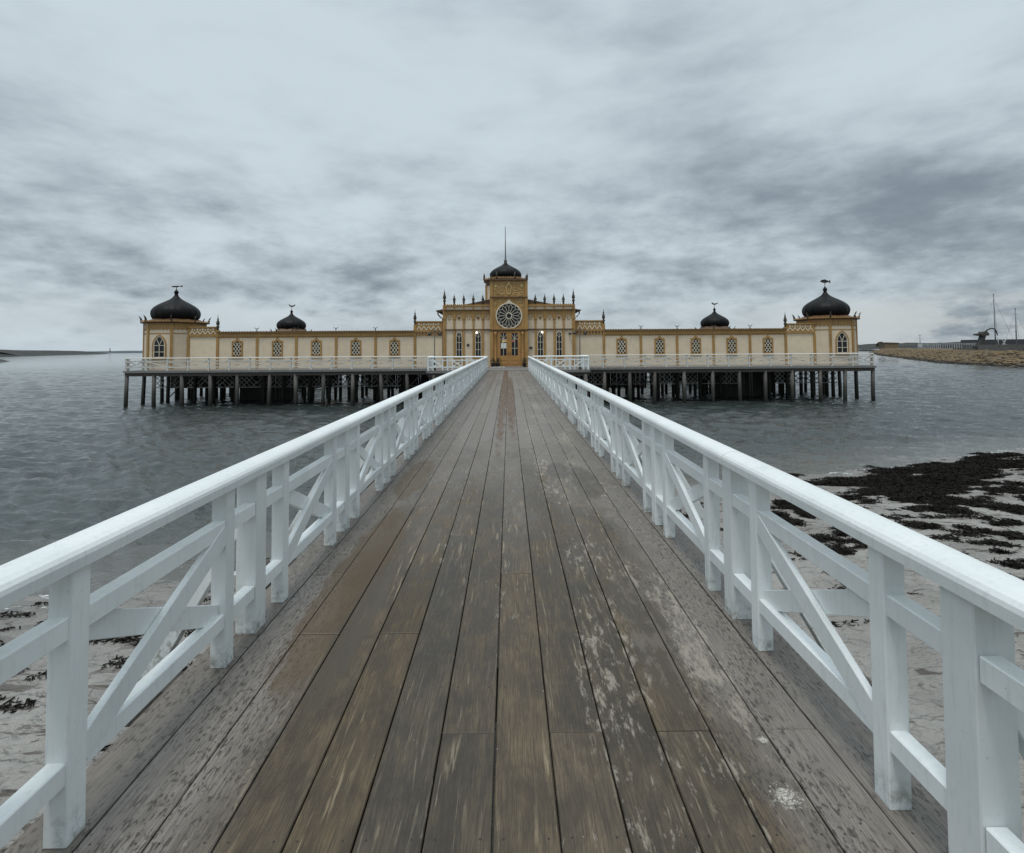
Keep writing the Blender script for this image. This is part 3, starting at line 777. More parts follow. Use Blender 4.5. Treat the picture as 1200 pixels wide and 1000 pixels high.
def arched_window(parent, T, gw=.8, z0=.98, zs=1.98, za=2.66):
    mb = MB(); mb.T = T
    mb.mi = 0; mb.ring(arch(gw+.30,z0-.06,zs,za+.2), arch(gw+.16,z0,zs,za+.1), -.09, .0)
    mb.mi = 1; mb.ring(arch(gw+.155,z0,zs,za+.095), arch(gw,z0+.05,zs,za), -.06, .0)
    mb.bar2((0,z0),(0,zs+.02),.05,-.05,-.012)
    for z in (z0+.45, zs-.02): mb.bar2((-gw/2,z),(gw/2,z),.05,-.048,-.012)
    for s in (-1,1): mb.bar2((0,zs),(s*gw*.26,za-.2),.045,-.046,-.012)
    mb.mi = 2; mb.prism(arch(gw+.02,z0,zs,za), -.010,-.004)
    mb.mi = 0; mb.box(-gw/2-.2,gw/2+.2,-.14,.0,z0-.14,z0-.065)
    return mb.build('arched_window', [GOLD,TRIM,GLASS], parent)

AP, FH = 2.02, .95                      # half depth and half width of a front face
CHD, CHW = (AP+FH)/math.sqrt(2), (AP-FH)/math.sqrt(2)
def octo(o):
    f = FH + o*math.tan(R(22.5)); a = AP + o
    return [(-f,-a),(f,-a),(a,-f),(a,f),(f,a),(-f,a),(-a,f),(-a,-f)]
def loft(mb, prof):
    vs = []; n = 8
    for o, z in prof: vs += [(x,y,z) for x,y in octo(o)]
    fs = [(i*n+k,i*n+(k+1)%n,(i+1)*n+(k+1)%n,(i+1)*n+k) for i in range(len(prof)-1) for k in range(n)]
    fs += [list(range(n-1,-1,-1)), [(len(prof)-1)*n+k for k in range(n)]]
    mb.add(vs, fs)
def fdist(k): return (AP, FH) if k % 2 == 0 else (CHD, CHW)
def tower(u, v, faces, vane, dz=-.2):
    tw = MB(); loft(tw, [(0,0),(0,3.82)])
    t0 = tw.build('tower', CREAM, bath); t0.location = (u,v,0)
    # ochre frieze with a scalloped edge and corner posts
    mb = MB()
    for k in range(8):
        ap, hw = fdist(k)
        mb.T = Matrix.Rotation(R(45*k),4,'Z') @ Matrix.Translation((0,-ap,0))
        pts = [(-hw,3.83),(-hw,3.36)]; ns = 7 if k % 2 == 0 else 5
        for i in range(ns):
            a = -hw+2*hw*i/ns; b = -hw+2*hw*(i+1)/ns
            pts += [(a+(b-a)*.2,3.30),(a+(b-a)*.5,3.24),(a+(b-a)*.8,3.30),(b,3.36)]
        pts += [(hw,3.83)]
        mb.prism(pts, -.045,-.004)
        mb.box(-hw,hw,-.03,-.003,2.93,2.99)
    mb.build('frieze', GOLD, t0)
    for (x, y) in octo(0):
        mb = MB(); a = math.atan2(y,x)
        mb.T = Matrix.Translation((x,y,0)) @ Matrix.Rotation(a,4,'Z')
        mb.box(-.07,.06,-.1,.1,.0,3.8); mb.build('corner_post', GOLD, t0)
    mb = MB()
    loft(mb, [(.03,3.80),(.27,3.85),(.29,3.92),(-.2,4.08),(-.45,4.2+max(0,.2+dz))])
    mb.build('eave', BROWN, t0)
    mb = MB()
    for k in range(8):
        ap, hw = fdist(k); ap += .23; hw += .23*math.tan(R(22.5))
        mb.T = Matrix.Rotation(R(45*k),4,'Z') @ Matrix.Translation((0,-ap,0))
        for i in range(8):
            a = -hw+2*hw*(i+.5)/8; mb.prism([(a-.11,3.92),(a+.11,3.92),(a+.07,4.0),(a,4.06),(a-.07,4.0)], -.02,.02)
    mb.build('eave_cresting', GOLD, t0)
    for k in range(8):
        mb = MB(); P3 = [(*octo(o)[k],z) for o,z in ((.18,3.9),(.2,4.1),(.25,4.28),(.36,4.44))]
        mb.tube(P3, [.08,.085,.06,.02], 6)
        mb.build('corner_horn', FIN, t0)
    mb = MB(); mb.lathe([(1.64,4.0),(1.6,4.45+dz)], 32); mb.lathe([(r*.855,4.40+dz+h) for r,h in ONION], 48, (0,0), 0, True, 3, .04); mb.build('dome', DOME, t0)
    for k in faces:
        arched_window(t0, Matrix.Rotation(R(45*k),4,'Z') @ Matrix.Translation((0,-AP-.003,0)))
    mb = MB(); mb.tube([(0,0,6.95),(0,0,7.32 if vane != 'bird' else 7.42)], .025, 6)
    if vane == 'bar':
        mb.prism([(-.48,7.24),(-.3,7.32),(.1,7.33),(.3,7.28),(.5,7.38),(.5,7.2),(.3,7.25),(.05,7.2),(-.3,7.2)], -.02,.02)
    elif vane == 'fish':
        mb.prism([(-.42,7.48),(-.25,7.62),(0,7.66),(.2,7.58),(.34,7.5),(.5,7.6),(.47,7.45),(.5,7.3),(.34,7.42),(.1,7.34),(-.2,7.36)], -.03,.03)
        mb.tube([(0,0,7.3),(0,0,7.45)], .03, 6)
    else:
        mb.prism([(-.42,7.66),(-.34,7.74),(-.24,7.70),(-.14,7.60),(.08,7.58),(.3,7.62),(.5,7.74),(.46,7.6),(.3,7.46),(.1,7.40),(-.1,7.41),(-.26,7.5),(-.32,7.62)], -.05,.05)
    o = mb.build('weather_vane', METAL, t0); o.location.z = dz
    return t0
TL, TR = U(207.2,2.02), U(970.0,2.02)
tower(TL, 2.02, (0,6), 'bar'); tower(TR, 2.02, (0,2), 'fish')
tower(U(342,27), 27, (0,), 'bird', 0); tower(U(838.5,27), 27, (0,), 'bird', 0)

CB = 5.52   # half width of the centre block
VW = .8
def tall_wall(px0, px1, mat, z1=2.66):
    u0, u1 = U(px0,VW), U(px1,VW)
    mb = MB(); mb.box(min(u0,u1),max(u0,u1),VW,VW+.2,0,z1); return mb.build('wing_wall', mat, bath)
def lattice_window(px):
    c = U(px, VW); mb = MB(); mb.T = Matrix.Translation((c,VW-.003,0))
    o = [(-.44,.98),(.44,.98),(.44,2.30),(.2,2.34),(.08,2.46),(0,2.60),(-.08,2.46),(-.2,2.34),(-.44,2.30)]
    i = [(-.32,1.06),(.32,1.06),(.32,2.16),(.14,2.18),(.06,2.24),(0,2.32),(-.06,2.24),(-.14,2.18),(-.32,2.16)]
    mb.ring(o, i, -.07, 0)
    mb.box(-.5,.5,-.12,0,.90,.975)
    wn = mb.build('lattice_window', GOLD, bath)
    mb = MB(); mb.T = Matrix.Translation((c,VW-.003,0)); mb.prism(i, -.012,-.006); mb.build('pane', GLASS, wn)
    mb = MB(); mb.T = Matrix.Translation((c,VW-.003,0))
    p = .25; z0, z1, hw = 1.06, 2.16, .32; k = z0-.64
    asp = 1.5
    while k < z1+.64:
        for sg in (1,-1):
            pts = []
            xa, xb = -hw, hw
            za, zb = (k, k+2*hw*asp) if sg == 1 else (k+2*hw*asp, k)
            def cl(xa,za,xb,zb):
                if za > zb: xa,za,xb,zb = xb,zb,xa,za
                if zb <= z0 or za >= z1: return None
                if za < z0: q = (z0-za)/(zb-za); xa += q*(xb-xa); za = z0
                if zb > z1: q = (z1-za)/(zb-za); xb = xa+q*(xb-xa); zb = z1
                return (xa,za),(xb,zb)
            r = cl(xa,za,xb,zb)
            if r and abs(r[0][1]-r[1][1]) > .05: mb.bar2(r[0],r[1],.046,-.035 if sg==1 else -.05,-.02 if sg==1 else -.037)
        k += p*asp
    mb.build('lattice', TRIM, wn)
def pilaster(px, z1=2.64, w=.2, v=VW):
    c = U(px,v); mb = MB(); mb.box(c-w/2,c+w/2,v-.07,v-.002,0,z1); return mb.build('pilaster', GOLD, bath)
def wing_cornice(px0,px1):
    u0, u1 = sorted((U(px0,VW),U(px1,VW)))
    mb = MB(); mb.mi = 0
    mb.box(u0,u1,VW-.085,VW+.25,2.665,2.95); mb.box(u0,u1,VW-.2,VW+.3,2.955,3.03); mb.box(u0,u1,VW-.03,VW-.002,2.57,2.655)
    mb.mi = 1; mb.box(u0,u1,VW-.24,VW+.3,3.035,3.085)
    n = int((u1-u0)/.22)
    mb.mi = 0
    for k in range(n):
        a = u0+(k+.5)*(u1-u0)/n; mb.prism([(a-.06,3.088),(a+.06,3.088),(a,3.15)], VW-.2,VW-.17)
    return mb.build('cornice', [GOLD,BROWN], bath)
def yfin(px):
    c = U(px,VW); mb = MB()
    mb.tube([(c,VW-.1,3.08),(c,VW-.1,3.30)], .035, 6)
    for s in (-1,1): mb.tube([(c,VW-.1,3.28),(c+s*.12,VW-.1,3.36),(c+s*.2,VW-.1,3.42)], [.03,.025,.012], 6)
    mb.build('forked_finial', FIN, bath)
def parapet(px0, px1, z0, z1, zig, tall_end):
    u0, u1 = sorted((U(px0,VW),U(px1,VW)))
    mb = MB(); mb.mi = 0
    mb.box(u0,u1,VW-.09,VW+.2,2.665,z0); mb.box(u0,u1,VW-.05,VW+.15,z0,z1-.08)
    mb.box(u0-.02,u1+.02,VW-.12,VW+.2,z1-.08,z1)
    mb.mi = 1
    n = max(3,int(round((u1-u0-.3)/.42))); a0 = u0+.15; st = (u1-u0-.3)/n; zz = z1-.12; h = (zz-zig-.04)
    for k in range(n):
        a = a0+k*st
        for (p,q) in (((a,zig+.05),(a+st/2,zig+.05+h*.55)),((a+st/2,zig+.05+h*.55),(a+st,zig+.05))):
            mb.bar2(p,q,.075,VW-.075,VW-.052)
        cx = a+st/2; cz = zz-h*.18
        mb.prism([(cx-.09,cz),(cx,cz-.13),(cx+.09,cz),(cx,cz+.11)], VW-.07,VW-.052)
        if k: 
            cx = a; mb.prism([(cx-.07,cz-.05),(cx,cz-.15),(cx+.07,cz-.05),(cx,cz+.04)], VW-.07,VW-.052)
    p = mb.build('parapet', [GOLD,TRIM], bath)
    o = link('finial', fmt, p, ((u0 if tall_end < 0 else u1), VW-.02, z1-.35))
    mb = MB(); e = u0 if tall_end < 0 else u1; mb.box(e-.11,e+.11,VW-.1,VW+.12,2.66,z1-.3); mb.build('parapet_post', GOLD, p)
PL = [256.4,302.4,348,394.4,440.4,486.4]; WLx = [279.4,326,371.4,417.4,462.6]
PR = [707.6,751,793.6,836.5,879.4,921.6]; WRx = [728.4,773,815.6,857.8,900.6]
tall_wall(218,256.4,CREAMV); tall_wall(256.4,486.4,CREAM); tall_wall(486.4,520,CREAMV)
tall_wall(673,707.6,CREAMV); tall_wall(707.6,921.6,CREAM); tall_wall(921.6,958,CREAMV)
for p in PL+PR+[222.5,955.5]: pilaster(p)
for p in WLx+WRx: lattice_window(p)
wing_cornice(256.4,486.4); wing_cornice(707.6,921.6)
for p in PL[1:5]+PR[1:5]: yfin(p)
parapet(222,256.4,2.82,3.52,2.82,1); parapet(921.6,956,2.82,3.52,2.82,-1)
parapet(486.4,518.5,3.02,3.88,3.05,-1); parapet(674.5,707.6,3.02,3.88,3.05,1)
# scalloped band under the two inner parapets
for a, b in ((486.4,518.5),(674.5,707.6)):
    u0, u1 = U(a,VW), U(b,VW); mb = MB(); n = 9
    for k in range(n):
        x = u0+(k+.5)*(u1-u0)/n; mb.prism([(x-.1,2.98),(x-.06,2.80),(x,2.74),(x+.06,2.80),(x+.1,2.98)], VW-.125,VW-.094)
    mb.build('pendant_frieze', TRIM if False else BROWN, bath)
# roofs behind the parapets and the ranges round the court
mb = MB()
for u0, u1 in ((TL+1.2,-CB),(CB,TR-1.2)): mb.box(u0,u1,VW+.31,5.0,2.9,2.98)
mb.build('wing_roof', DROOF, bath)
mb = MB()
for u0, u1 in ((TL+1.2,-CB),(CB,TR-1.2)): mb.box(u0,u1,4.8,5.0,0,2.89)
for c in (TL,TR): 
    s = 1 if c < 0 else -1
    mb.box(c-1.9,c+1.9,4.9,24.5,0,2.85)
mb.box(TL+2,TR-2,25,28.5,0,2.9)
mb.build('court_wall', CREAM, bath)
mb = MB(); mb.box(TL-2.1,TL+2.1,4.9,24.5,2.86,2.98); mb.box(TR-2.1,TR+2.1,4.9,24.5,2.86,2.98); mb.box(TL+2,TR-2,24.8,28.7,2.91,3.05); mb.build('court_roof', DROOF, bath)

# --- centre block
VC = .3
mb = MB(); mb.box(-CB,CB,VC,10,0,5.05); mb.build('centre_wall', CREAM, bath)
Ls = [521.0,532.4,543.6,554.8,566,577]; Rs = [616.6,627.6,638.6,649.6,660.6,672.4]
for S in (Ls,Rs):
    us = [U(p,VC) for p in S]
    for p in us[0:]:
        wd = .26 if abs(p) > 5.2 else .14
        mb = MB(); mb.box(p-wd/2,p+wd/2,VC-.09,VC-.002,0,5.2)
        mb.box(p-wd/2-.04,p+wd/2+.04,VC-.12,VC-.002,3.98,4.06); mb.build('pilaster', GOLD, bath)
        if abs(p) > 1.6:
            if abs(p) > 5.2: link('finial', fmt, bath, (p,VC-.03,5.2))
            else: link('finial', fm, bath, (p,VC-.03,5.22))
    u0, u1 = us[0], us[-1]
    for i in range(5):
        a, b = us[i]+.07, us[i+1]-.07; c = (a+b)/2; wd = b-a
        ar = arch(wd-.1, 3.9, 3.95, 4.42, 6, c)[1:]          # from right spring over the apex
        pts = [(b,3.9)] + [(b,4.72),(a,4.72),(a,3.9)] + [ (ar[-1][0],3.9) ] + ar[::-1][0:]
        mb = MB(); mb.prism(pts, VC-.06, VC-.003)
        mb.build('arcade_spandrel', GOLD, bath)
        mb = MB(); n = 16
        ci = lambda r: [(c+r*math.cos(2*math.pi*k/n), 4.1+r*math.sin(2*math.pi*k/n)) for k in range(n)]
        mb.mi = 0; mb.ring(ci(.145),ci(.085), VC-.04,VC-.003); mb.mi = 1 if i in (1,3) else 2; mb.prism(ci(.086)[::-1], VC-.012,VC-.004)
        mb.build('roundel', [GOLD,BROWN,TRIM], bath)
        if i in (1,3):
            mb = MB(); gw = .42; mb.T = Matrix.Translation((c,VC-.004,0))
            mb.mi = 0; mb.box(-wd/2+.005,-gw/2-.05,-.05,0,0.02,3.1); mb.box(gw/2+.05,wd/2-.005,-.05,0,0.02,3.1)
            mb.mi = 1; mb.ring(arch(gw+.09,.8,2.6,2.98,6),arch(gw,.86,2.6,2.92,6),-.06,0)
            mb.bar2((0,.86),(0,2.9),.035,-.045,-.012)
            for z in (1.45,2.05): mb.bar2((-gw/2,z),(gw/2,z),.035,-.043,-.012)
            for s in (-1,1): mb.bar2((0,2.45),(s*gw/2,2.7),.03,-.042,-.012)
            mb.mi = 0; mb.box(-wd/2+.005,wd/2-.005,-.045,0,.03,.78)
            w_ = mb.build('tall_window', [GOLD,TRIM], bath)
            mb = MB(); mb.T = Matrix.Translation((c,VC-.004,0)); mb.prism(arch(gw+.02,.85,2.6,2.93,6),-.011,-.005); mb.build('pane', GLASS, w_)
    lo, hi = min(u0,u1), max(u0,u1)
    mb = MB(); mb.box(lo,hi,VC-.11,VC-.001,3.08,3.17); mb.build('string_course', BROWN, bath)
    mb = MB(); mb.box(lo-.05,hi+.05,VC-.2,VC-.001,4.725,4.80); mb.build('cornice', BROWN, bath)
    mb = MB(); mb.box(lo-.05,hi+.05,VC-.13,VC+.1,5.06,5.2); 
    n = int((hi-lo)/.16)
    for k in range(n):
        a = lo+(k+.5)*(hi-lo)/n; mb.prism([(a-.05,5.203),(a+.05,5.203),(a,5.3)], VC-.08,VC-.05)
    mb.build('parapet_rail', GOLD, bath)
    mb = MB(); mb.box(lo+.02,hi-.02,VC-.03,VC-.003,4.81,5.055); mb.build('parapet_panel', CREAMV, bath)
# hipped roof with overhanging side eaves
mb = MB()
rz = [(-6.05,4.78),(-1.2,5.78),(1.2,5.78),(6.05,4.78)]
mb.prism(rz+[(6.05,4.70),(-6.05,4.70)], VC+.35, 10.4); mb.build('roof', ROOF, bath)
for s in (-1,1):
    mb = MB()
    mb.tube([(s*6.0,VC+.5,4.72),(s*5.98,VC+.5,4.45),(s*5.8,VC+.5,4.22),(s*5.6,VC+.5,4.1),(s*5.57,VC+.5,3.6),(s*5.57,VC+.5,.1)], .055, 8)
    mb.build('downpipe', BROWN, bath)
    mb = MB(); mb.bar((s*6.06,VC+.3,4.74),(s*6.06,10.4,4.74),.1,.1); mb.build('gutter', METAL, bath)

# --- door bay: a tall flat screen with a rose window
HB = 1.45; VD = -.1
mb = MB(); mb.box(-HB,HB,VD,.6,0,7.25); bay = mb.build('door_bay', GOLD, bath)
for s in (-1,1):
    mb = MB(); mb.box(s*HB-.12,s*HB+.12,VD-.09,VD-.002,0,7.28) ; mb.build('bay_pilaster', GOLD, bay)
    o = link('finial', fm, bay, (s*HB,VD,7.28)); o.scale = (.6,.6,.45)
    mb = MB(); mb.lathe([(.11,0),(.11,.25),(.075,.3),(.07,2.55),(.085,2.6),(.12,2.75),(.12,2.9)], 12, (s*1.13,VD-.09)); mb.build('colonnette', DOOR, bay)
for z0, z1, d, m in ((2.98,3.10,.12,BROWN),(3.10,3.2,.16,GOLD),(5.74,5.82,.14,BROWN),(7.18,7.30,.2,BROWN)):
    mb = MB(); mb.box(-HB-.13,HB+.13,VD-d,VD-.001,z0,z1); mb.build('moulding', m, bay)
# ornament relief in pale paint
def scroll(mb, cx, cz, s, r0, turns=1.3, ph=0):
    pts = []
    for k in range(15):
        q = k/14; th = ph + s*q*turns*2*math.pi; r = r0*(1-.8*q)
        pts.append((cx+r*math.cos(th)*s, VD-.02, cz+r*math.sin(th)))
    mb.tube(pts, [.03*(1-.5*k/14) for k in range(15)], 6)
LGOLD = paint('pale_ochre_relief', (.62,.47,.22), (.5,.37,.16), dirt=(.2,.12,.04))
mb = MB()
for s in (-1,1):
    scroll(mb, s*1.0, 6.55, s, .26, 1.4, 1); scroll(mb, s*.55, 6.45, s, .22, 1.2, 2.4); scroll(mb, s*.95, 6.1, s, .18, 1.2, 4); scroll(mb, s*.5, 6.05, s, .14, 1.2, .5)
    scroll(mb, s*.98, 5.42, s, .2, 1.2, 1); scroll(mb, s*1.15, 5.1, s, .14, 1.2, 3); scroll(mb, s*.66, 5.5, s, .14, 1.1, 2)
    mb.prism([(s*1.08-.1,6.72),(s*1.08,6.60),(s*1.08+.1,6.72),(s*1.08+.06,6.84),(s*1.08,6.78),(s*1.08-.06,6.84)], VD-.05,VD-.004)
    mb.bar2((s*.25,7.0),(s*1.2,6.95),.035,VD-.03,VD-.004)
mb.ring([(-.26,6.62),(-.17,6.12),(0,5.98),(.17,6.12),(.26,6.62),(.14,6.82),(0,6.9),(-.14,6.82)],[(-.19,6.6),(-.12,6.17),(0,6.07),(.12,6.17),(.19,6.6),(.1,6.75),(0,6.82),(-.1,6.75)],VD-.07,VD-.004)
mb.prism([(-.1,6.9),(.1,6.9),(.16,7.08),(.05,7.03),(0,7.14),(-.05,7.03),(-.16,7.08)], VD-.06,VD-.005)
mb.build('carved_relief', LGOLD, bay)
# rose window
mb = MB(); n = 48; RZ = 4.24
ci = lambda r: [(r*math.cos(2*math.pi*k/n), RZ+r*math.sin(2*math.pi*k/n)) for k in range(n)]
ogee = []
for k in range(n):
    th = 2*math.pi*k/n; e = 0
    d_ = abs((th-math.pi/2+math.pi)%(2*math.pi)-math.pi)
    e = max(0, 1-d_/.34)**1.6*.26
    r = 1.10+e; ogee.append((r*math.cos(th), RZ+r*math.sin(th)))
mb.ring(ogee, ci(1.0), VD-.08,VD-.003)
mb.ring(ci(.27),ci(.2), VD-.06,VD-.02)
for k in range(16):
    th = 2*math.pi*k/16; c_, s_ = math.cos(th), math.sin(th)
    mb.bar2((.25*c_,RZ+.25*s_),(.72*c_,RZ+.72*s_),.034,VD-.05,VD-.02)
    for e in (-1,1):
        t2 = th+e*math.pi/16
        tm = th+e*math.pi/28
        mb.bar2((.70*c_,RZ+.70*s_),(.86*math.cos(tm),RZ+.86*math.sin(tm)),.03,VD-.049,VD-.02)
        mb.bar2((.86*math.cos(tm),RZ+.86*math.sin(tm)),(1.0*math.cos(t2),RZ+1.0*math.sin(t2)),.03,VD-.049,VD-.02)
rw = mb.build('rose_window', TRIM, bay)
mb = MB(); mb.prism(ci(1.0)[::-1], VD-.012,VD-.004); mb.build('pane', GLASS, rw)
# doors
for s in (-1,1):
    mb = MB(); x0, x1 = (-.92,-.01) if s < 0 else (.01,.92)
    cx = (x0+x1)/2; gw = .5
    mb.T = Matrix.Translation((cx,VD-.003,0)); hw = (x1-x0)/2
    mb.mi = 0
    mb.box(-hw,-gw/2,-.06,0,.06,2.96); mb.box(gw/2,hw,-.06,0,.06,2.96); mb.box(-gw/2,gw/2,-.06,0,.06,.95); mb.box(-gw/2,gw/2,-.06,0,2.80,2.96)
    mb.box(-.3,.3,-.085,-.062,.2,.5); mb.box(-.3,.3,-.085,-.062,.56,.84)
    mb.mi = 1
    mb.bar2((0,.96),(0,2.79),.035,-.045,-.012); mb.bar2((-gw/2,1.55),(gw/2,1.55),.035,-.043,-.012); mb.bar2((-gw/2,2.3),(gw/2,2.3),.035,-.043,-.012)
    for e in (-1,1): mb.bar2((0,2.3),(e*gw/2,2.72),.03,-.041,-.012)
    dr = mb.build('door', [DOOR,TRIM], bay)
    mb = MB(); mb.T = Matrix.Translation((cx,VD-.003,0)); mb.box(-gw/2,gw/2,-.011,-.004,.95,2.80); mb.build('pane', GLASS, dr)
    mb = MB(); mb.tube([(cx-s*hw*.82,VD-.11,1.0),(cx-s*hw*.82,VD-.11,1.25)], .018, 8); mb.build('handle', METAL, dr)
    def sheet(nm, x0_,x1_,z0,z1,c): 
        mb = MB(); mb.T = Matrix.Translation((cx,VD-.003,0)); mb.box(x0_,x1_,-.016,-.013,z0,z1); mb.build(nm, m_plain(nm+'_paper', c, .7, 0, .04), dr)
    if s < 0:
        sheet('notice_sheet', -.2,.24,1.58,1.98,(.62,.66,.66)); sheet('notice_sheet', -.14,.0,2.02,2.24,(.72,.5,.2)); sheet('notice_sheet', .02,.25,2.06,2.27,(.7,.46,.22))
    else: sheet('notice_sheet', -.22,-.03,2.06,2.22,(.42,.17,.1))
mb = MB(); mb.box(-1.3,1.3,VD-.5,VD-.005,.004,.07); mb.build('threshold', PLANK, bay)

# --- central drum, dome and flagpole
CD = (-.22, 5.2)
mb = MB(); mb.lathe([(1.78/math.cos(R(22.5)),4.6),(1.78/math.cos(R(22.5)),7.72)], 8, CD, R(22.5), False); dd = mb.build('drum', CREAM, bath)
mb = MB(); cr = 1/math.cos(R(22.5))
mb.lathe([(1.80*cr,7.3),(1.85*cr,7.7),(2.02*cr,7.78),(2.02*cr,7.86),(1.5*cr,8.05)], 8, CD, R(22.5), False); mb.build('drum_eave', BROWN, dd)
for k in range(8):
    a = R(22.5+45*k); mb = MB(); x, y = CD[0]+1.98*cr*math.cos(a), CD[1]+1.98*cr*math.sin(a)
    mb.lathe([(.07,7.8),(.09,7.95),(.06,8.1),(.09,8.16),(.02,8.45)], 8, (x,y)); mb.build('drum_finial', FIN, dd)
    mb = MB(); x, y = CD[0]+1.8*cr*math.cos(a), CD[1]+1.8*cr*math.sin(a); mb.box(x-.09,x+.09,y-.09,y+.09,4.7,7.4); mb.build('drum_post', GOLD, dd)
mb = MB()
for k in range(8):
    mb.T = Matrix.Translation((CD[0],CD[1],0)) @ Matrix.Rotation(R(45*k),4,'Z') @ Matrix.Translation((0,-1.98,0)); hh = 1.98*math.tan(R(22.5))
    for i in range(7):
        a = -hh+2*hh*(i+.5)/7; mb.prism([(a-.09,7.865),(a+.09,7.865),(a+.05,7.97),(a,8.04),(a-.05,7.97)], -.02,.02)
mb.build('drum_cresting', GOLD, dd)
mb = MB(); mb.lathe([(1.2,7.9),(1.25,8.1)],32,CD); mb.lathe([(r*.69, 8.04+h*.74) for r,h in ONION], 48, CD, 0, True, 3, .04); mb.build('dome', DOME, dd)
mb = MB(); mb.tube([(CD[0],CD[1],9.6),(CD[0],CD[1],10.2),(CD[0],CD[1],13.0)], [.075,.06,.03], 8); mb.lathe([(.13,9.65),(.16,9.75),(.13,9.85),(.05,9.95)], 10, CD); mb.build('flagpole', m_plain('flagpole_paint',(.13,.13,.13),.5), bath)
# small fittings on the wall
mb = MB(); c = U(548.5,VC); mb.lathe([(.11,0),(.11,.05)], 16); o = mb.build('wall_plaque', METAL, bath); o.location = (c,VC-.02,1.85); o.rotation_euler = (R(90),0,0)
mb = MB(); c = U(622,VC); mb.box(c-.13,c+.13,VC-.06,VC-.003,1.5,1.66); mb.box(c-.1,c+.1,VC-.075,VC-.061,1.53,1.63); mb.build('notice_box', METAL, bath)
mb = MB(); c = U(667,VC); mb.tube([(c,VC-.1,2.75),(c+.12,VC-.3,2.7)], .07, 8); mb.box(c-.04,c+.04,VC-.1,VC-.003,2.72,2.82); mb.build('security_camera', METAL, bath)

# ------------------------------------------------------------------ things standing on the platform
GLOBE = N('lit_globe'); GLOBE = GLOBE.P(Base_Color=(.9,.9,.85), Emission_Color=(1,.93,.8), Emission_Strength=1.3)
for px, side in ((558.7,'left'),(635.3,'right')):
    x = U(px,VC); l = thing('wall_lamp', f'lit white globe lamp on the wall to the {side} of the ochre door', 'lamp', world(x,VC-.2,2.86), AL, 'lit globe lamps by the door')
    mb = MB(); mb.lathe([(.02,-.1),(.07,-.08),(.085,-.03),(.085,.03),(.06,.075),(.02,.09)], 14); mb.build('globe', GLOBE, l)
    mb = MB(); mb.tube([(0,0,-.09),(0,.06,-.16),(0,.105,-.16)], .018, 6); mb.build('bracket', METAL, l)
for px, side in ((509.3,'left'),(679.4,'right')):
    x = XD(px,36.6); l = thing('street_lamp', f'thin black lamp post with hanging lanterns at the platform corner {side} of the boardwalk', 'lamp post', (x,36.6,DZ), 0, 'black lamp posts at the platform corners')
    mb = MB(); mb.tube([(0,0,0),(0,0,.5),(0,0,.52),(0,0,2.9)], [.07,.06,.04,.033], 10); mb.lathe([(.12,0),(.12,.06),(.07,.1)],12); mb.build('pole', METAL, l)
    mb = MB()
    for s in (-1,1): mb.tube([(0,0,2.7),(s*.15,0,2.86),(s*.32,0,2.84),(s*.38,0,2.7)], .02, 6)
    mb.tube([(0,0,2.88),(0,0,3.0)], [.03,.01], 6); mb.build('arm', METAL, l)
    for s in (-1,1):
        mb = MB(); mb.lathe([(.03,2.72),(.11,2.62),(.13,2.5),(.12,2.48)], 12, (s*.38,0)); mb.build('lamp_shade', METAL, l)
def plant(u, v, label):
    p = thing('potted_plant', label, 'plant', world(u,v,.004), AL, 'potted plants by the door')
    mb = MB(); mb.lathe([(.13,0),(.18,.3),(.2,.32),(.2,.36),(.15,.36)], 14); mb.build('pot', METAL, p)
    mb = MB(); q = random.Random(int(u*10)+99)
    for k in range(170):
        th = q.uniform(0,6.28); r = abs(q.gauss(0,.14)); z = .38+q.uniform(0,.38)*(1-r); a = Vector((r*math.cos(th),r*math.sin(th),z))
        d = Vector((q.gauss(0,1),q.gauss(0,1),q.gauss(.6,1))).normalized()*.07; e = d.cross(Vector((q.random(),q.random(),q.random()))).normalized()*.025
        mb.add([a-e*.2,a+d*.5-e,a+d,a+d*.5+e], [(0,1,2,3)])
    mb.build('foliage', m_plain('heather_leaves', (.045,.05,.028), .7, 0, .4, 20), p)
plant(U(577.8,-.5),-.5,'dark potted plant on the left of the ochre door'); plant(U(583.2,-.45),-.45,'dark potted plant close beside the left door column')
plant(U(614.2,-.5),-.5,'dark potted plant on the right of the ochre door')
mb = MB(); mb.box(-.6,.6,-.22,.22,0,.04); o = mb.build('doormat', m_plain('pale_mat',(.55,.55,.53),.9), None, .01); o.location = world(U(583,-1.2),-1.2,.004); o.rotation_euler.z = AL
tag(o, 'pale doormat lying in front of the left door column', 'doormat')

# ------------------------------------------------------------------ distant shores
def strip_land(name, pts, width, hfun, mat, seed, base=SEA-.6, nx=160, ny=9, label=None):
    """a ridge along a polyline, heights from hfun(t, across)"""
    P = np.array(pts, float); seg = np.r_[0, np.cumsum(np.hypot(*np.diff(P,axis=0).T))]
    s = np.linspace(0, seg[-1], nx); cx = np.interp(s,seg,P[:,0]); cy = np.interp(s,seg,P[:,1])
    tx, ty = np.gradient(cx), np.gradient(cy); L = np.hypot(tx,ty); nxv, nyv = -ty/L, tx/L
    a = np.linspace(0,1,ny)
    X = cx[:,None]+nxv[:,None]*a[None,:]*width; Y = cy[:,None]+nyv[:,None]*a[None,:]*width
    Z = base + hfun((s/seg[-1])[:,None]+0*a[None,:], a[None,:]+0*s[:,None], X, Y)
    return link(name, grid_mesh(name, X, Y, Z, mat, False))
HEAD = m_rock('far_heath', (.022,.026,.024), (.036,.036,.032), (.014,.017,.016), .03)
FARH = m_rock('hazy_far_shore', (.075,.09,.105), (.06,.075,.09), (.05,.065,.08), .01)
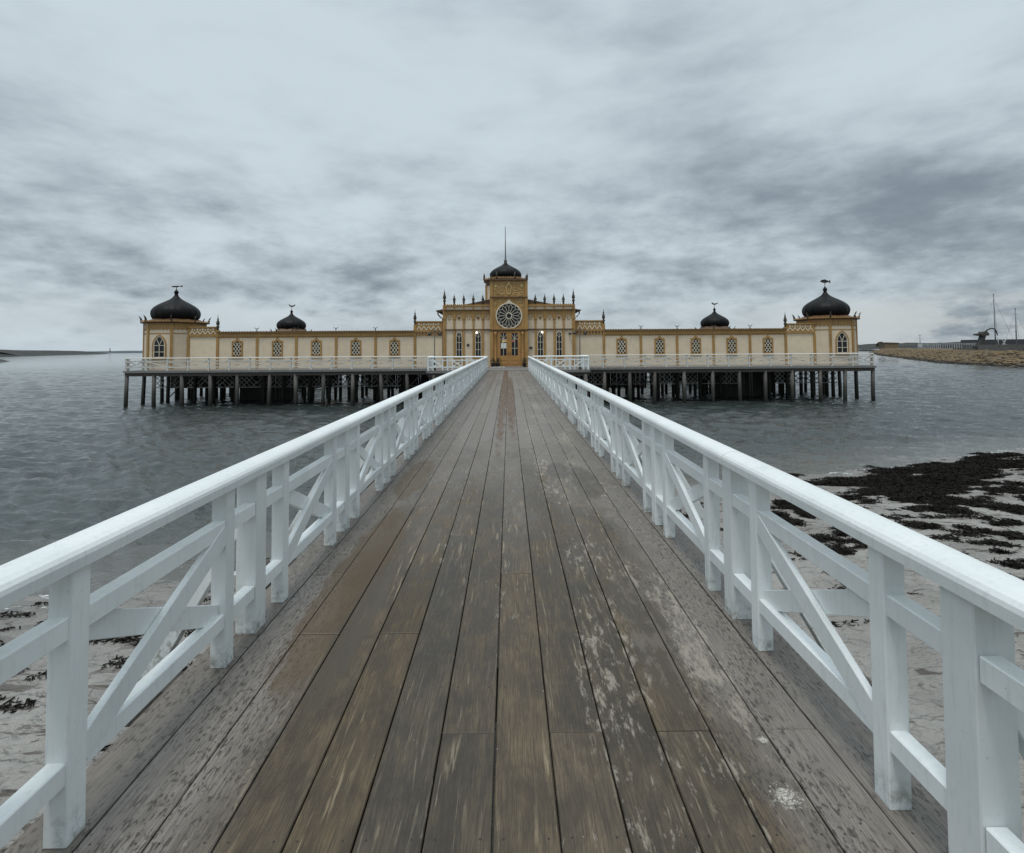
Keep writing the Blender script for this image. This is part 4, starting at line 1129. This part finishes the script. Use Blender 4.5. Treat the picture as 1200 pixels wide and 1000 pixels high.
ROCK = m_rock('brown_boulders', (.19,.13,.066), (.10,.077,.048), (.04,.033,.024), .35, low=SEA+.2)
GRASS = m_rock('dry_grass_bank', (.15,.105,.055), (.10,.078,.042), (.06,.05,.03), .4)
def W2(px, d): return (XD(px,d), d)
tag(strip_land('headland', [W2(-420,520),W2(-100,560),W2(30,640),W2(90,950),W2(136,1450)], 160,
    lambda t,a,X,Y: np.sin(np.pi*a)**.6*(8.2+3.4*(fbm(X*.012,Y*.012,4,2)-.4)+2.2*fbm(X*.08,Y*.05,3,4))*np.clip((1.0-t)*9+.35,0,1), HEAD, 1, nx=340), kind='structure')
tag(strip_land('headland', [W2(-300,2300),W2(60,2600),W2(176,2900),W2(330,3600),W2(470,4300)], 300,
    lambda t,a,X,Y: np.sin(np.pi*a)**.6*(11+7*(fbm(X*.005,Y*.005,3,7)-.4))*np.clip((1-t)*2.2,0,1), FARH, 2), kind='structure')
tag(strip_land('skerry', [W2(-160,190),W2(-20,215),W2(27,262)], 30,
    lambda t,a,X,Y: np.sin(np.pi*a)**.7*(2.1+1.6*fbm(X*.12,Y*.12,4,12))*np.clip((1-t)*6+.3,0,1), m_rock('wet_rock',(.06,.055,.05),(.04,.038,.035),(.09,.085,.08),.3), 3), kind='structure')
lh = thing('lighthouse', 'tiny red and white lighthouse at the tip of the left headland', 'lighthouse', (*W2(131.5,1420), SEA+6))
mb = MB(); mb.mi = 0; mb.lathe([(1.6,0),(1.5,3)],12); mb.lathe([(1.3,6.5),(1.2,8.5),(.3,10)],12); mb.mi = 1; mb.lathe([(1.5,3.02),(1.35,6.48)],12); mb.build('tower', [m_plain('red_paint',(.15,.07,.065),.6), m_plain('lighthouse_white',(.55,.55,.55),.6)], lh)

# breakwater on the right: wall on a bank of boulders
WL = [(330,470),(190,262),(137,175),(109,130),(102,108),(99,92),(97,60),(96,25),(95,-30)]
def bwh(t,a,X,Y):
    prof = np.interp(a, [0,.12,.42,.5,.75,1], [0.2,.9,3.2,3.9,4.0,0.1])
    return prof + (fbm(X*.25,Y*.25,4,3)-.5)*.9*np.clip(a*8,0,1)
tag(strip_land('breakwater', WL, 24, bwh, GRASS, 5, nx=420, ny=26), kind='structure')
# loose boulders
q = np.random.RandomState(11); P = np.array(WL,float); seg = np.r_[0,np.cumsum(np.hypot(*np.diff(P,axis=0).T))]
ico = bmesh.new(); bmesh.ops.create_icosphere(ico, subdivisions=1, radius=1); ico.verts.ensure_lookup_table()
iv = np.array([v.co[:] for v in ico.verts]); itri = np.array([[v.index for v in f.verts] for f in ico.faces]); ico.free()
VV = []; FF = []; nb_ = 5200
for k in range(nb_):
    s_ = seg[1]*.2 + q.rand()**.8*(seg[-1]-seg[1]*.2); i = min(np.searchsorted(seg,s_)-1, len(P)-2); f = (s_-seg[i])/(seg[i+1]-seg[i])
    c = P[i]*(1-f)+P[i+1]*f; tv = (P[i+1]-P[i])/np.hypot(*(P[i+1]-P[i])); nv = np.array([-tv[1],tv[0]])
    a = q.rand()**.9*.44; c = c+nv*a*24
    z = SEA-.6+np.interp(a,[0,.12,.42,.5],[0.2,.9,3.2,3.9])
    r = q.uniform(.25,.85); sc_ = np.array([r*q.uniform(.7,1.4),r*q.uniform(.7,1.4),r*q.uniform(.5,.9)])
    th = q.rand()*6.28; vv = iv*(1+q.uniform(-.22,.22,(len(iv),1)))*sc_; rot = np.array([[math.cos(th),-math.sin(th),0],[math.sin(th),math.cos(th),0],[0,0,1]])
    VV.append(vv@rot.T+np.array([c[0],c[1],z])); FF.append(itri+k*len(iv))
tag(link('boulder_bank', raw_mesh('boulder_bank', np.concatenate(VV), np.concatenate(FF), ROCK)), 'brown and ochre boulders heaped down the seaward face of the breakwater', 'boulders', kind='stuff')
CONC = m_rock('grey_concrete', (.15,.145,.13), (.11,.107,.098), (.085,.08,.072), .25)
# quay wall along the crest
def off(pts, d):
    P = np.array(pts,float); o = []
    for i in range(len(P)):
        a = P[max(i-1,0)]; b = P[min(i+1,len(P)-1)]; tv = (b-a)/np.hypot(*(b-a)); o.append(P[i]+np.array([-tv[1],tv[0]])*d)
    return o
cr_ = off(WL, 12.5)
mb = MB()
for a, b in zip(cr_[2:-1], cr_[3:]): mb.bar((a[0],a[1],1.0),(b[0],b[1],1.0),1.0,2.3)
tag(mb.build('quay_wall', CONC), 'long low grey concrete wall on top of the breakwater', 'wall')
# white guard rail beyond the wall
mb = MB(); cg = off(WL,16); wm = m_plain('white_rail_paint',(.5,.52,.52),.6)
A, B = np.array(W2(1078,178)), np.array(W2(1148,150)); n = 26
for k in range(n+1):
    p = A+(B-A)*k/n; mb.box(p[0]-.06,p[0]+.06,p[1]-.06,p[1]+.06,1.2,2.75)
mb.bar((*A,2.7),(*B,2.7),.1,.12); mb.bar((*A,2.3),(*B,2.3),.08,.08)
tag(mb.build('guard_rail', wm), 'thin white guard rail above the breakwater wall near the harbour', 'fence')
# hut, light pole
x, d = W2(1046.5,235)
h = thing('hut', 'low brown timber hut on the breakwater right of the bathhouse', 'hut', (x,d,1.2))
mb = MB(); mb.box(-3.2,3.2,0,4,0,2.3)
mb.build('wall', paint('brown_hut_boards',(.22,.16,.09),(.16,.115,.065),board=(0,.8)), h)
mb = MB(); mb.prism([(-3.5,2.3),(3.5,2.3),(3.4,2.55),(-3.4,2.75)], -.3,4.3); mb.build('roof', ROOF, h)
x, d = W2(1080.5,182)
p = thing('light_pole', 'slender light pole with a crossbar on the breakwater beside the brown hut', 'light pole', (x,d,1.4))
mb = MB(); mb.tube([(0,0,0),(0,0,4.6)], [.12,.07], 8); mb.bar((-.7,0,4.5),(.6,0,4.5),.12,.14); mb.build('pole', m_plain('grey_steel',(.2,.21,.22),.5), p)
mb = MB(); mb.box(-.6,.6,-.3,.3,.2,1.5); mb.build('cabinet', wm, p)
# material handler crane
x, d = W2(1149.5,142); OR = m_plain('rusty_brown_paint',(.05,.042,.036),.7); DK = m_plain('dark_steel',(.035,.034,.032),.6)
k_ = thing('crane', 'dark harbour crane with a raised cab and arched grab arm behind the breakwater wall', 'crane', (x,d,1.5))
mb = MB(); mb.prism([(-.4,0),(.8,0),(1.7,3.2),(.8,3.2)], -.6,.6); mb.box(-.8,1.2,-1.0,1.0,-.4,.2); mb.build('pedestal', DK, k_)
mb = MB(); mb.prism([(.2,3.2),(2.2,3.2),(2.4,3.7),(1.9,4.3),(1.0,4.35),(.8,3.9),(.1,3.8)], -.9,.9); mb.box(-.9,.15,-.5,.5,3.3,3.75); mb.build('cab', OR, k_)
mb = MB(); mb.tube([(1.7,0,4.0),(2.6,0,4.75),(3.5,0,5.2),(4.2,0,5.25),(4.8,0,5.0),(5.2,0,4.3),(5.45,0,3.3)], [.22,.21,.2,.19,.18,.15,.12], 8); mb.build('arm', DK, k_)
mb = MB(); mb.tube([(5.45,0,3.3),(5.55,0,2.0),(5.6,0,.2)], [.1,.14,.09], 8); mb.build('grab', wm, k_)
# boats in the harbour basin behind
HULL = m_plain('boat_white',(.55,.57,.58),.35); MAST = m_plain('mast_alloy',(.15,.165,.18),.45)
def boat(px, d, py, label, L, rz):
    x = XD(px,d); b = thing('sailing_boat', label, 'sailing boat', (x,d,SEA), rz, 'sailing boats in the harbour')
    mb = MB(); n = 12; vs = []; fs = []
    for i in range(n+1):
        q_ = i/n; y = (q_-.5)*L; wd = .16*L*math.sin(math.pi*min(1,(q_*.86+.14)))**.7+.02
        for s_,z in ((-1,1.35+.25*q_**2),(-.75,.2),(0,-.5),(.75,.2),(1,1.35+.25*q_**2)): vs.append((s_*wd,y,z))
    for i in range(n):
        for j in range(4): fs.append((i*5+j,i*5+j+1,(i+1)*5+j+1,(i+1)*5+j))
        fs.append((i*5+4,i*5,(i+1)*5,(i+1)*5+4))
    fs += [[0,1,2,3,4],[n*5+j for j in (4,3,2,1,0)]]
    mb.add(vs, fs); mb.build('hull', HULL, b)
    mb = MB(); mb.prism([(-.9,1.4),(.9,1.4),(.7,2.2),(-.7,2.2)], -L*.15,L*.15); mb.build('cabin', HULL, b)
    top = ZD(px,py,d)-SEA
    mb = MB(); mb.tube([(0,.3,1.3),(0,.3,top)], [.16,.11], 8); mb.bar((-.9,.3,top*.55),(.9,.3,top*.55),.06,.06); mb.bar((-.35,.3,top-.1),(.35,.3,top-.1),.07,.25); mb.build('mast', MAST, b)
    mb = MB(); mb.tube([(0,.2,2.5),(0,-L*.38,2.6)], .08, 6); mb.build('boom', MAST, b)
    for e in ((0,L*.48,1.6),(0,-L*.48,1.5),(-1.3,0,1.4),(1.3,0,1.4)):
        mb = MB(); mb.tube([(0,.3,top*.93),e], .028, 5); mb.build('stay', MAST, b)
boat(1171.5,146,344,'moored sailing boat with the tallest mast, beside the dark crane', 11, R(68))
boat(1196.5,150,361,'moored sailing boat with the shorter mast at the right edge', 9, R(72))
mb = MB(); x, d = W2(1180,139)
for s in (-1,1): mb.bar((x+s*.9,d,1.3),(x-s*.55,d,3.6),.16,.16)
mb.bar((x-.7,d,2.2),(x+.7,d,2.2),.14,.14); mb.bar((x+.3,d,3.5),(x+1.0,d,4.1),.12,.12)
tag(mb.build('trestle', wm), 'white crossed trestle standing behind the breakwater wall between the masts', 'trestle')
# sheds and woods beyond the harbour
SHD = m_plain('dark_shed_boards',(.045,.045,.05),.8); SHW = m_plain('pale_shed_panels',(.42,.44,.46),.7)
for px, wd, hh, d, lb in ((1188,62,8.2,430,'long dark shed with a pale lower wall beyond the harbour at the right edge'),(1143,34,5.2,440,'low pale shed with a dark roof beyond the harbour left of the crane')):
    x = XD(px,d); s_ = thing('shed', lb, 'shed', (x,d,SEA), 0)
    mb = MB(); mb.box(-wd/2,wd/2,0,12,0,hh*.62); mb.build('wall', SHW, s_)
    mb = MB(); mb.prism([(-wd/2-.6,hh*.62+.01),(wd/2+.6,hh*.62+.01),(wd/2,hh+2.2),(-wd/2,hh+1.9)], -1,13); mb.build('roof', SHD, s_)
tag(strip_land('far_land', [W2(2000,700),W2(1500,640),W2(1300,560),W2(1190,545),W2(1110,640),W2(1060,820),W2(1020,1100),W2(980,1500)][::-1], -90,
    lambda t,a,X,Y: np.sin(np.pi*np.clip(a,0.02,.98))**.5*(5.6+1.6*t+3.6*fbm(X*.03,Y*.03,4,5)+3.0*fbm(X*.2,Y*.2,3,6))*np.clip(t*5+.55,0,1), HEAD, 4, nx=420), kind='structure')
tr = thing('bush', 'small round dark bush on the shore just right of the bathhouse', 'bush', (*W2(1034,300), 1.0))
mb = MB(); q = random.Random(5)
for k in range(600):
    th = q.uniform(0,6.28); ph = q.uniform(-.2,1.4); r = q.uniform(.6,1)**.5
    a = Vector((2.4*r*math.cos(th)*math.cos(ph), 2.0*r*math.sin(th)*math.cos(ph), 1.5+2.4*r*math.sin(ph)))
    d_ = Vector((q.gauss(0,1),q.gauss(0,1),q.gauss(0,1))).normalized()*.4; e = d_.cross(Vector((.3,.5,q.random()))).normalized()*.2
    mb.add([a-e,a+d_,a+e], [(0,1,2)])
mb.build('crown', m_plain('dark_leaves',(.03,.035,.025),.8,0,.4,2), tr)
mb = MB(); mb.tube([(0,0,0),(0,0,2)], [.2,.12], 7); mb.build('trunk', BEAM, tr)
